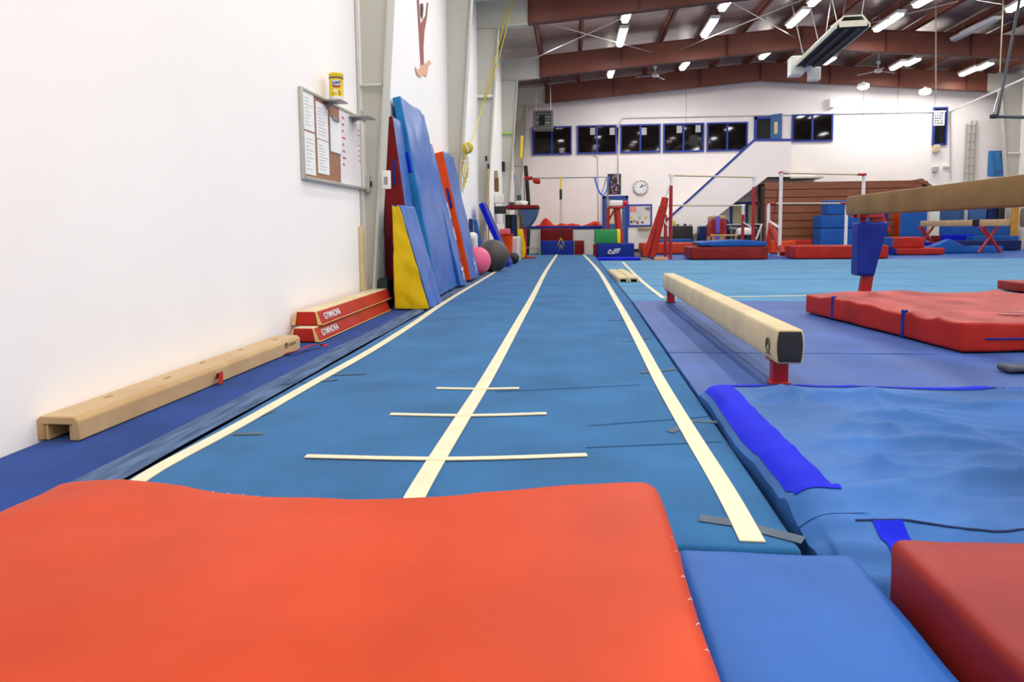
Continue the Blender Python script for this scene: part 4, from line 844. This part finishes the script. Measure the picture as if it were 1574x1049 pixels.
# wall heater unit in the corner
a, c = DY(819, 170, 26.3), DY(850, 198, 26.3)
t = thing('unit_heater', 'grey louvred heater unit hung in the top corner of the back wall', 'heater', (a.x, 26.3, c.z)); w, h = c.x-a.x, a.z-c.z; GH = mat('grey_metal', (120, 122, 120), .5, .08)
obj('casing', B().box(0, w, .06, .7, 0, h).box(0, w, 0, .06, 0, h*.1).box(0, w, 0, .06, h*.9, h).box(0, w*.12, 0, .06, h*.1, h*.9).box(w*.88, w, 0, .06, h*.1, h*.9), GH, t, .01)
for k in range(5): obj('louvre', B().box(w*.14, w*.86, .01, .05, h*(.14+.155*k), h*(.22+.155*k)), STEEL if k % 2 else GH, t)
obj('fan_grille', B().box(w*.3, w*.6, -.01, .01, h*.2, h*.75), DARK, t); obj('hanger', B().tube([(.1, .4, h), (.1, .4, zr(a.x)-c.z-.05)], .015, 6).tube([(w-.1, .4, h), (w-.1, .4, zr(a.x)-c.z-.05)], .015, 6), STEEL, t)
# pipes on the back wall
pts = [DY(950, 283, YB-.05), DY(949.5, 196, YB-.05), DY(957, 181, YB-.05), DY(1300, 174, YB-.05), DY(1462, 171, YB-.05), DY(1574, 121, 21.0), DY(1640, 92, 18.0)]
tag(obj('pipe', B().tube(pts, .035, 8), STEELW), 'long white pipe running along the back wall above the windows', 'pipe')
tag(obj('pipe', B().tube([DY(913, 239, YB-.03), DY(919, 242, YB-.03), DY(920, 340, YB-.03), DY(925, 346, YB-.03)], .018, 6), ALU), 'thin conduit dropping below the second upper window', 'pipe')
tag(obj('pipe', B().tube([DY(1461, 170, YB-.05), DY(1461, 275, YB-.05)], .02, 6), ALU), 'thin vertical conduit beside the narrow upper window', 'pipe')
# ================================================================== UNEVEN BARS
def bars(label, Yh, Yl, hx0, hx1, hz, lx0, lx1, lz, base, ups, capc, group, dyh, dyl):
    t = thing('uneven_bars', label, 'uneven bars', (0, 0, 0), 0, group)
    for nm, X0, X1, z, Y, dy in (('high_bar', hx0, hx1, hz, Yh, dyh), ('low_bar', lx0, lx1, lz, Yl, dyl)):
        obj(nm, B().tube([(X0, Y, z), (X1, Y+dy, z)], .026, 10), mat('fibre_bar', (214, 200, 166), .5), t)
        for X, s, Y in ((X0, 1, Y), (X1, -1, Y+dy)):
            split = z-.28 if ups is STEELR else FZ+.1
            if ups is STEELR:
                obj('upright', B().tube([(X, Y, base), (X, Y, split)], .048, 12), STEELR, t); obj('extension', B().tube([(X, Y, split-.02), (X, Y, z+.03)], .034, 12), STEELW, t)
            else:
                obj('upright', B().tube([(X, Y, base), (X, Y, z)], .05, 12), STEELW, t)
            obj('bar_clamp', B().tube([(X-.05*s, Y, z), (X+(.22 if capc is STEELR else .06)*s, Y+s*dy*(.1 if capc is STEELR else .02), z)], .04, 10).tube([(X, Y, z-.1), (X, Y, z+.04)], .05, 10), capc, t)
    return t
fz = FZ+.10
Yh, Yl = 19.2, 20.6
def Xp(px, Y, py=330): return DY(px, py, Y).x
u1 = bars('uneven bars with red uprights nearest the clock', Yh, Yl, Xp(1031, Yh), Xp(1158, Yh+1.3), DY(1060, 270.5, Yh+.3).z, Xp(1023, Yl), Xp(1142, Yl+1.2), DY(1060, 316, Yl+.4).z, fz, STEELR, STEELW, 'uneven bars', 1.3, 1.2)
# padded red stay legs
def foot(px, Y): return Vector((DY(px, 390, Y).x, Y, fz+.085))
def stay(parent, P0, P1, r, m=STEELR, nm='stay'): obj(nm, B().tube([P0, P1], r, 12), m, parent)
stay(u1, foot(992, Yh-.3), DY(1018, 318, Yh-.1), .085, RED, 'padded_stay'); stay(u1, foot(1003, Yh-.34), DY(1021, 318, Yh-.25), .085, RED, 'padded_stay')
stay(u1, DY(1018, 326, Yh-.18), DY(1022.5, 305, Yh-.1), .10, RED, 'stay_cap'); stay(u1, DY(1022, 306, Yh-.1), DY(1030, 284, Yh), .018, ALU, 'cable')
stay(u1, DY(1022, 318, Yl), DY(1022, 342, Yl), .045, STEELW, 'collar'); stay(u1, DY(1142, 318, Yl+1.2), DY(1142, 340, Yl+1.2), .045, STEELW, 'collar'); stay(u1, DY(1142, 342, Yl+1.2), DY(1157, 351, Yh+1.3), .03, ALU, 'spreader')
stay(u1, DY(1158, 286, Yh+1.3), DY(1168, 318, Yh+1.9), .012, STEELR, 'cable'); stay(u1, DY(1171, 345, Yh+1.9), DY(1162, 369, Yh+1.6), .03, ALU, 'chain'); stay(u1, DY(1022, 342, Yl), DY(1030, 352, Yh), .03, ALU, 'spreader')
Yh, Yl = 20.4, 21.8
u2 = bars('uneven bars with white uprights in front of the brown bleachers', Yh, Yl, Xp(1199.5, Yh), Xp(1326, Yh+1.2), DY(1240, 267, Yh+.4).z, Xp(1181, Yl), Xp(1301, Yl+.8), DY(1220, 313, Yl+.3).z, fz, STEELW, STEELR, 'uneven bars', 1.2, .8)
stay(u2, DY(1185, 348, Yl-.2), foot(1178, Yl-.5), .075, RED, 'padded_stay'); stay(u2, DY(1185, 345, Yl-.3), foot(1203, Yh-.3), .08, RED, 'padded_stay')
stay(u2, DY(1198, 285, Yh), DY(1186, 345, Yl), .014, STEELR, 'cable'); stay(u2, DY(1183, 341, Yl), DY(1199, 351, Yh), .04, STEELW, 'spreader')
stay(u2, DY(1328, 285, Yh+1.2), DY(1341, 310, Yh+1.2), .014, STEELR, 'cable'); stay(u2, DY(1355, 330, Yh+1.2), DY(1366, 356, Yh+1.2), .06, RED, 'padded_stay'); stay(u2, DY(1341, 310, Yh+1.2), DY(1356, 332, Yh+1.2), .03, STEELR, 'cable')
# ================================================================== FAR MATS AND EQUIPMENT
def mat_px(name, lab, cat, px0, px1, pt, pb, Y, depth, m, seed=1, warp=None, base=None, r=.03, group=None, sides=None, parts=None):
    """block whose front face spans the given photo area at distance Y"""
    a, c = DY(px0, pt, Y), DY(px1, pb, Y); z0 = c.z if base is None else base; h = DY((px0+px1)/2, pt, Y).z-z0
    t = obj(name, B().rbox((c.x-a.x, depth, h), min(r, h*.4), (10, 6, 3), min(.012, h*.06), (3, 3, 3), seed, warp=warp, at=((a.x+c.x)/2, Y+depth/2, z0), sides=sides), m)
    tag(t, lab, cat, group); return t
for x0, x1, y0, y1, lab, sd in [(2.45, 7.5, 18.75, 25.4, 'wide royal blue floor mat under the uneven bars with red uprights', 61), (7.55, 11.2, 18.75, 25.4, 'wide royal blue floor mat under the uneven bars with white uprights', 62), (11.25, 15.6, 18.75, 25.6, 'wide blue floor mat under the distant tan beam', 63)]:
    tag(obj('floor_mat', B().rbox((x1-x0, y1-y0, .08), .02, (10, 10, 1), .006, (1, 1, 1), sd, at=((x0+x1)/2, (y0+y1)/2, FZ+.003)), BLUE), lab, 'mat', 'blue floor mats of the bars area')
fz = FZ+.10
mat_px('floor_mat', 'thin royal blue mat at the far edge of the carpet beside the blue logo block', 'mat', 918, 985, 397, 400.5, 20.4, .9, ROYAL, 64, base=FZ+.004)
mat_px('crash_mat', 'red mat under the wavy blue mat between the two sets of bars', 'crash mat', 1063, 1181, 380, 392, 18.95, 1.3, DRED, 65, base=fz)
zt = DY(1120, 380, 18.95).z+.012
def wav(p): return (p.x, p.y, p.z*(1+.9*max(0, 1-((p.x-.15)/.95)**2))+(.0 if p.x > -.6 else .03))
mat_px('draped_mat', 'light blue wavy mat lying on the red mat between the bars', 'mat', 1075, 1179, 374, 379.5, 19.0, 1.15, BLUE, 66, wav, base=zt)
mat_px('crash_mat', 'orange red mat lying behind the red padded stays', 'crash mat', 987, 1072, 374, 384, 23.0, 1.2, vinyl('orange_red_vinyl', (206, 66, 30)), 67, base=fz)
mat_px('floor_mat', 'flat blue pad in front of the black cabinet', 'mat', 1003, 1064, 368, 373, 25.45, .6, BLUE, 68, base=FZ+.003)
mat_px('floor_mat', 'crumpled orange cloth pad at the foot of the red stays', 'mat', 1006, 1026, 395.5, 399, 18.64, .14, vinyl('peach_vinyl', (224, 160, 110)), 69, base=FZ+.004)
mat_px('black_cabinet', 'low black cabinet against the back wall under the stair', 'cabinet', 1035, 1065, 347.5, 370, 26.2, .5, BLACK, 70, base=FZ+.003, r=.01)
a = DY(1050, 347, 26.4); 
for k, (px, m, lab) in enumerate([(1036.5, YPLAS, 'yellow bottle standing on the black cabinet'), (1042, GREEN, 'green tape roll on the black cabinet'), (1053, BLACK, 'small black tin on the black cabinet'), (1061, GREYP, 'grey tin on the black cabinet')]):
    q = DY(px, 347, 26.4); hh_ = [.2, .06, .07, .06][k]; tt = obj('bottle' if k == 0 else 'tin', B().lathe([(.05, 0), (.055, .01), (.055, hh_*.8), (.03, hh_)], 14), m); tt.location = (q.x, 26.4, DY(1050, 347.5, 26.2).z+.012); tag(tt, lab, 'bottle' if k == 0 else 'tin')
# wooden vault box with purple roller, rack, and white mushroom under the stair
YQ = 24.2
a, c = DY(1092, 338, YQ), DY(1115.5, 372, YQ); w = c.x-a.x; zt = a.z; z0 = fz
vb = thing('vault_box', 'red and yellow wooden vault box under the stair', 'vault box', ((a.x+c.x)/2, YQ+.3, z0)); h = zt-z0
for k in range(4):
    f0, f1 = k/4, (k+1)/4; wz = lambda f: w*(1-.12*f); b = B().prism([(-wz(f0)/2, h*f0), (wz(f0)/2, h*f0), (wz(f1)/2, h*f1-.012), (-wz(f1)/2, h*f1-.012)], -.35, .35); obj('section', b, [WOOD, WOOD, RED, RED][k], vb, .006)
    obj('side_rail', B().box(-wz(f0)/2-.02, -wz(f0)/2+.05, -.37, -.355, h*f0+.02, h*f1-.03).box(wz(f0)/2-.05, wz(f0)/2+.02, -.37, -.355, h*f0+.02, h*f1-.03), STEELR, vb)
obj('top_pad', B().rbox((w*.92, .72, .14), .05, (5, 4, 3), at=(0, 0, h)), SUEDE, vb)
b = B(); q = DY(1104, 368, YQ-.35)
b.lathe([(.06, 0), (.065, .02), (.065, .46), (.06, .48)], 16); pr = thing('foam_roller', 'tall purple foam roller standing in front of the vault box', 'foam roller', (q.x, YQ-.22, fz)); obj('roller', B().lathe([(.075, 0), (.08, .02), (.08, .55), (.075, .57)], 16).lathe([(.075, .66), (.08, .68), (.08, 1.22), (.075, 1.24)], 16), PURPLE, pr); obj('core', B().lathe([(.07, .56), (.07, .67)], 16), BLACK, pr)
q0, q1 = DY(1088, 337, YQ+1.1), DY(1170, 345, YQ+1.1)
rk = thing('steel_rack', 'steel rail rack standing behind the vault box under the stair', 'rack', (0, 0, 0)); Yk = YQ+1.1
obj('rail', B().tube([(q0.x, Yk, q0.z), (q0.x+.4, Yk, q0.z)], .025, 8).tube([(q0.x+.4, Yk, DY(1120, 346, Yk).z), (q1.x, Yk, DY(1170, 345, Yk).z)], .025, 8), STEEL, rk)
for px in (1088, 1124, 1170): obj('post', B().tube([(DY(px, 340, Yk).x, Yk, FZ+.1), (DY(px, 340, Yk).x, Yk, DY(px, 345, Yk).z)], .03, 8), STEELR if px == 1088 else STEEL, rk)
mt = thing('mushroom_trainer', 'white mushroom trainer under the stair window', 'mushroom trainer', (DY(1145, 358, YQ).x, YQ, fz)); z1 = DY(1145, 350, YQ).z-fz; zl = DY(1145, 361, YQ).z-fz
obj('dome', B().lathe([(.3, zl), (.32, zl+.05), (.28, z1-.06), (.15, z1-.01), (.001, z1)], 28), PLASW, mt); obj('pedestal', B().lathe([(.25, 0), (.25, .04), (.08, .08), (.08, zl)], 16), BLACK, mt)
mat_px('equipment_box', 'dark blue equipment box standing behind the rack under the stair', 'box', 1076, 1094, 348, 370, 26.0, .6, NAVYV, 71, base=FZ+.005)
mat_px('equipment_box', 'black equipment crate behind the white mushroom trainer', 'box', 1121, 1170, 352, 372, 26.0, .35, BLACK, 72, base=FZ+.005)
mat_px('draped_mat', 'dark navy cover heaped behind the vault box', 'cover', 1098, 1122, 334, 372, 26.5, .35, NAVYV, 73, lambda p: (p.x, p.y, p.z*(1-.25*abs(p.x))), base=FZ+.005, r=.2)
b = B().tube([DY(1092, 362, YQ-.5), DY(1135, 362, YQ-.5)], .03, 8)
wb = thing('wooden_barre', 'low wooden barre in front of the vault box', 'barre', (0, 0, 0)); obj('rail', b, WOOD, wb)
for px in (1096, 1131): q = DY(px, 362, YQ-.5); obj('post', B().tube([(q.x, q.y, fz), (q.x, q.y, q.z-.02)], .03, 8), WOOD, wb)
# folded bleachers
Yb_ = 26.6; a, c = DY(1176, 281, Yb_), DY(1425, 372, Yb_); zt = DY(1300, 279, Yb_).z
bl = thing('bleachers', 'brown wooden folded bleachers under the white wall', 'bleachers', (a.x, Yb_, FZ+.004)); w = c.x-a.x; h = zt-FZ; n = 9
for k in range(n): obj('plank', B().box(0, w*(1 if k < n-1 else .96), .0+.05*(k % 2)*0, .06, h*k/n+.025, h*(k+1)/n), BLEACH, bl, .006)
obj('carcass', B().box(.02, w-.02, .062, 1.0, 0, h-.03), BLEACHD, bl)
b = B().prism([(w*.90, h), (w*.955, h+.06), (w+.12, h-.22), (w, h-.22)], -.02, .5); obj('end_flap', b, BLEACH, bl)
obj('support_bracket', B().box(-.12, .0, .0, .25, h*.3, h*.95), BLEACHD, bl)
# blue foam blocks
Yk = 25.0
def stack(lab, *a, **k): return mat_px('foam_block', lab, 'foam block', *a, **k)
z2 = DY(1300, 351, Yk).z; z1 = DY(1300, 330.5, Yk).z
stack('blue foam block, lower of the big stack before the bleachers', 1261.5, 1345, 351.3, 374, Yk, .8, BLUE, 81, base=FZ+.09)
stack('blue foam block, middle of the big stack before the bleachers', 1262, 1345, 331, 351, Yk, .8, BLUE, 82, base=z2+.012)
stack('blue foam block, topmost of the big stack before the bleachers', 1272, 1302, 308, 330.5, Yk+.1, .6, BLUE, 83, base=z1+.012)
stack('tall blue foam slab standing right of the big stack', 1347, 1364, 322, 374, Yk+.1, .5, DEEPB, 84, base=FZ+.09)
stack('tall blue foam slab with an orange side before the bleachers', 1384, 1424, 322, 374, Yk+.2, .5, [BLUE, ORANGE2], 85, base=FZ+.09, sides={'-x': 1})
mat_px('wedge_mat', 'orange wedge mat before the bleachers behind a red stay', 'wedge mat', 1187, 1221, 371, 383, 22.9, .6, ORANGE2, 86, lambda p: (p.x+.15*p.z, p.y, p.z), base=fz)
mat_px('floor_mat', 'thin red mat behind the orange wedge before the bleachers', 'mat', 1216, 1248, 369, 374, 24.0, .6, RED, 87, base=fz+.12 if False else fz)
tag(obj('wooden_bar', B().tube([Vector((DY(1165, 369, 24.9).x, 24.9, fz+.03)), Vector((DY(1234, 367.5, 24.9).x, 24.9, fz+.03))], .025, 8), WOOD), 'loose wooden bar resting behind the orange wedge mat', 'bar')
mat_px('crash_mat', 'long red crash mat before the bleachers, behind the high beam leg', 'crash mat', 1222, 1366, 378, 392, 19.0, .9, RED, 88, base=fz)
t = mat_px('block_mat', 'red block with a blue end on top of the low red block', 'block mat', 1372, 1421, 365, 380.5, 21.4, .8, [RED, BLUE], 89, lambda p: (p.x*(1-.10*p.z), p.y, p.z), base=DY(1395, 381.5, 21.4).z, sides={'-x': 1})
zb9 = DY(1395, 381.5, 21.4).z-.012
a_, c_ = DY(1400, 383, 21.0), DY(1453, 392, 21.0)
mat_px('block_mat', 'low red and blue block below the red block before the distant beam', 'block mat', 1378, 1452, 382, 393, 21.2, 1.0, [RED, DEEPB], 90, base=fz, sides={'-x': 1})
mat_px('floor_mat', 'blue sloping mat under the near leg of the distant beam', 'mat', 1425, 1542, 379, 386, 22.35, .35, SKYB if False else BLUE, 91, lambda p: (p.x, p.y, p.z*(1+1.2*max(0, 1-abs(p.x+.45)/.5))), base=fz)
mat_px('floor_mat', 'blue slab on the floor behind the sloping mat', 'mat', 1428, 1457, 373, 378, 24.9, .5, ROYAL, 92, base=FZ+.09)
mat_px('crash_mat', 'grey blue crash mat beyond the distant beam', 'crash mat', 1457, 1570, 370, 385, 24.4, .55, NAVYV, 93, base=fz)
mat_px('crash_mat', 'bright blue crash mat beyond the grey blue mat', 'crash mat', 1497, 1566, 363, 372, 25.1, .5, BLUE, 94, base=FZ+.09)
mat_px('crash_mat', 'blue mat lying behind the white cabinet', 'crash mat', 1449, 1497, 361, 372, 25.9, .45, ROYAL, 95, base=FZ+.004)
mat_px('wedge_mat', 'small cream and maroon wedge by the white cabinet', 'wedge mat', 1431, 1446, 362, 372, 25.7, .3, [SUEDE, MAROON], 96, base=FZ+.004, sides={'-y': 1})
mat_px('white_cabinet', 'narrow white cabinet between the blue slab and the blue lockers', 'cabinet', 1430, 1443.5, 318, 362, 26.15, .3, PLASW, 97, base=FZ+.004, r=.01)
mat_px('wall_mat', 'wide blue wall mat behind the distant beam', 'gym mat', 1446, 1562, 344, 364, 26.5, .2, BLUE, 98, base=FZ+.004)
for k, (p0, p1, lab) in enumerate([(1446, 1482, 'blue locker panel next to the white cabinet'), (1489.5, 1516, 'lighter blue locker panel with pale marks'), (1519, 1532, 'dark blue locker panel nearest the corner')]):
    mat_px('locker', lab, 'locker', p0, p1, 316, 343, 27.0, .5, [mat('teal_locker', (40, 84, 140), .5), DOORB, NAVYV][k], 100+k, base=FZ+.004, r=.01)
mat_px('equipment_box', 'grey box between the two blue lockers', 'box', 1484, 1487.5, 319, 333, 26.9, .09, GREYP, 104, base=FZ+.004, r=.01)
mat_px('equipment_box', 'black and white equipment heap beside the lockers', 'box', 1536, 1545, 318, 340, 26.9, .3, BLACK, 105, base=FZ+.004, r=.04)
mat_px('wall_pad', 'orange panel standing at the far corner', 'pad', 1557, 1566, 315, 342, 26.4, .1, mat('ochre', (206, 150, 60), .6), 106, base=FZ+.004, r=.01)
# ================================================================== UPPER RIGHT
# window notice, flag, ladder, small wall boxes
a, c = DY(1435.5, 170.5, YB-.09), DY(1451.5, 193, YB-.09); t = thing('window_notice', 'white notice with dark writing in the narrow upper window', 'notice', (a.x, YB-.1, c.z)); w, h = c.x-a.x, a.z-c.z
obj('sheet', B().box(0, w, 0, .01, 0, h), PAPER, t); b = B(); rr = random.Random(5)
for k in range(5):
    for j in range(4): b.box(w*(.1+.2*j), w*(.1+.2*j+rr.uniform(.06, .14)), -.003, 0, h*(.1+.17*k), h*(.2+.17*k))
obj('lettering', b, INK, t)
wq = lambda px, py: DY(px, py, YB-.02)
a, c = DY(1519.5, 234, 26.2), DY(1545, 271, 26.2)
Yq = YB-.03; a, c = DY(1519.5, 232, Yq), DY(1545, 271, Yq); t = thing('flag', 'light blue flag with a small red emblem on the wall beside the ladder', 'flag', (a.x, Yq, c.z)); w, h = c.x-a.x, a.z-c.z
g = [[Vector((w*i/10, .02*math.sin(i*1.3+j*.4), h*j/8+.05*math.sin(i*.5)*0)) for i in range(11)] for j in range(9)]
b = B().rows(g); obj('cloth', b, mat('flag_blue', (66, 140, 206), .8), t)
b = B()
for k in range(5): aa = 2*PI*k/5; b.add([(w*.72, -.03, h*.83), (w*.72+.08*math.cos(aa), -.03, h*.83+.1*math.sin(aa)), (w*.72+.05*math.cos(aa+.6), -.03, h*.83+.06*math.sin(aa+.6))], [(0, 1, 2)])
obj('emblem', b, RED, t); b = B()
for k in range(6): b.box(w*(.3+.1*k), w*(.37+.1*k), -.032, -.026, h*(.14+.008*k), h*(.20+.01*k))
obj('writing', b, mat('flag_purple', (120, 100, 170), .8), t)
q0, q1 = DY(1494, 186, YB-.12), DY(1494, 300, YB-.12)
t = thing('ladder', 'aluminium extension ladder standing upright against the back wall', 'ladder', (q0.x, YB-.12, FZ+.004)); hl = q0.z-FZ
for s in (-.17, 0, .17): obj('rail', B().box(s-.025, s+.025, -.04, .04, 0, hl-(.1 if s < 0 else 0)), ALU, t)
for k in range(int(hl/.3)): obj('rung', B().tube([(-.16, 0, .2+.3*k), (.16, 0, .2+.3*k)], .018, 6), STEEL, t)
for i, (px, py, w_, h_, d_, m, lab) in enumerate([(1437, 229, .2, .28, .2, mat('beige_box', (214, 196, 160), .6), 'beige box on the wall below the narrow upper window'), (1435.5, 261, .16, .2, .2, GREYP, 'grey box with a dark sensor on the back wall'), (1453, 256, .2, .1, .1, PLASW, 'small white box on the wall below the narrow window'), (1276, 160, .22, .35, .25, PLASW, 'white bracket device on the wall above the double window')]):
    q = DY(px, py, YB); t = tag(obj('wall_box', B().rbox((w_, d_, h_), .015, (2, 2, 2), at=(q.x, YB-d_/2-.004, q.z-h_/2)), m), lab, 'box', None)
tag(obj('wall_sign', B().box(DY(1519, 278, YB).x, DY(1527, 278, YB).x, YB-.03, YB-.004, DY(1519, 278, YB).z, DY(1519, 275, YB).z), INK), 'tiny dark sign on the wall below the flag', 'sign')
# hanging radiant heater
zl = 5.25; pn_ = G(1311, 39, zl); pf_ = G(1243, 99, zl); d = pf_-pn_; L_ = d.length; rz = math.atan2(-d.x, d.y); c = (pn_+pf_)/2
ht = thing('radiant_heater', 'long dark radiant tube heater hanging from the roof on wires', 'heater', (c.x, c.y, zl), rz); Wd = .36
rf = B()
pr = [(-Wd, -.05), (-Wd, .02), (-Wd*.55, .22), (Wd*.55, .22), (Wd, .02), (Wd, -.05), (Wd-.03, -.05), (Wd-.03, .0), (Wd*.5, .19), (-Wd*.5, .19), (-Wd+.03, 0), (-Wd+.03, -.05)]
n = len(pr); vs = [(x, y, z) for y in (-L_/2, L_/2) for x, z in pr]; rf.add(vs, [(i, (i+1) % n, (i+1) % n+n, i+n) for i in range(n)]+[(0, 1, 10, 11), (1, 2, 9, 10), (2, 3, 8, 9), (3, 4, 7, 8), (4, 5, 6, 7)]+[(11+n, 10+n, 1+n, n), (10+n, 9+n, 2+n, 1+n), (9+n, 8+n, 3+n, 2+n), (8+n, 7+n, 4+n, 3+n), (7+n, 6+n, 5+n, 4+n)])
obj('reflector', rf, mat('cream_metal', (206, 200, 180), .45), ht); obj('under_tray', B().box(-Wd+.035, Wd-.035, -L_/2+.02, L_/2-.02, -.04, -.01), mat('dark_tray', (16, 17, 20), .7), ht)
obj('heat_tube', B().tube([(-.12, -L_/2+.05, -.06), (-.12, L_/2-.05, -.06)], .045, 10).tube([(.12, -L_/2+.05, -.06), (.12, L_/2-.05, -.06)], .045, 10), mat('dark_tube', (38, 40, 46), .6), ht)
obj('end_plate', B().box(-Wd*.8, Wd*.8, -L_/2-.02, -L_/2, -.03, .1), mat('cream_metal', (206, 200, 180), .45), ht)
obj('burner_box', B().box(-.45, -.1, L_/2+.02, L_/2+.45, -.25, .25).box(.05, .35, L_/2+.1, L_/2+.35, -.4, -.05), PLASW, ht, .02); obj('blower', B().tube([(-.1, L_/2+.2, .0), (.1, L_/2+.2, .0)], .16, 14), PLASW, ht)
for s in (-L_/2+.3, 0, L_/2-.4): obj('hanger_wire', B().tube([(-Wd*.7, s, .2), (-Wd*1.6, s+.2, zr(c.x)-zl-.15)], .012, 6).tube([(Wd*.7, s, .2), (Wd*1.4, s+.2, zr(c.x)-zl-.15)], .012, 6), ALU, ht)
# ceiling fans
def fan(px, py, Y, rot, lab):
    q = DY(px, py, Y); t = thing('ceiling_fan', lab, 'ceiling fan', q, rot, 'ceiling fans')
    obj('motor', B().lathe([(.05, -.1), (.16, -.08), (.2, 0), (.16, .08), (.05, .12)], 20), PLASW, t); t.scale = (.62, .62, .62); obj('rod', B().tube([(0, 0, .1), (0, 0, (zr(q.x)-q.z-.05)/.62)], .02, 8), STEELW, t); obj('canopy', B().lathe([(.03, .35), (.09, .42), (.1, .5)], 14), PLASW, t)
    for k in range(3):
        b = B().rbox((.95, .16, .014), .006, (6, 2, 1), at=(.62, 0, -.01), warp=lambda p: (p.x, p.y, p.z-.06*((p.x+.47)/.95)+.15*p.y)); b.xf(Matrix.Rotation(2*PI*k/3, 4, 'Z')); obj('blade', b, mat('fan_grey', (150, 148, 150), .4), t)
fan(1350, 109, 24.6, .35, 'white ceiling fan to the right of the hanging heater'); fan(1007, 116, 25.0, 1.0, 'white ceiling fan under the roof above the tumbling strip')
# hanging cables and the swing-up boom at the right
for (px, y0_, y1_, Y, lab) in [(1438.5, 0, 152, 18.5, 'pale cable hanging straight down beyond the hanging heater'), (1539, 60, 112, 19.5, 'short tan rope hanging near the far corner column')]:
    a, c = DY(px, y0_-40 if y0_ == 0 else y0_, Y), DY(px-2 if y0_ else px, y1_, Y); tag(obj('hanging_cable', B().tube([Vector((a.x, Y, zr(a.x)-.05)), a.lerp(c, .5), c], .014, 6), mat('pale_cord', (206, 192, 160), .7)), lab, 'cable')
Yk = 17.2
bm = thing('hanging_boom', 'dark steel boom hanging from the roof near the far corner', 'boom', (0, 0, 0)); e0 = DY(1528, 179, Yk)
obj('cross_bar', B().tube([e0, DY(1660, 183, Yk)], .04, 10), mat('dark_steel', (70, 74, 80), .4), bm); obj('stay', B().tube([e0+Vector((.08, 0, .05)), DY(1571, -20, Yk)], .03, 10), mat('dark_steel', (70, 74, 80), .4), bm); obj('stay', B().tube([e0+Vector((.05, .1, .1)), DY(1536, 140, Yk+.6)], .02, 8), STEEL, bm); obj('joint', B().rbox((.16, .12, .1), .03, (2, 2, 2), at=(e0.x, e0.y, e0.z-.05)), BLACK, bm)
# ------------------------------------------------------------------ render look
sc = bpy.context.scene
w = bpy.data.worlds.new('world'); sc.world = w; w.use_nodes = True; w.node_tree.nodes['Background'].inputs[0].default_value = (.8, .85, .9, 1); w.node_tree.nodes['Background'].inputs[1].default_value = .3
sc.view_settings.view_transform = 'Standard'; sc.view_settings.look = 'None'; sc.view_settings.gamma = 1; sc.view_settings.exposure = -0.28
sc.cycles.use_denoising = True; sc.cycles.max_bounces = 8; sc.cycles.diffuse_bounces = 5; sc.cycles.sample_clamp_indirect = 6
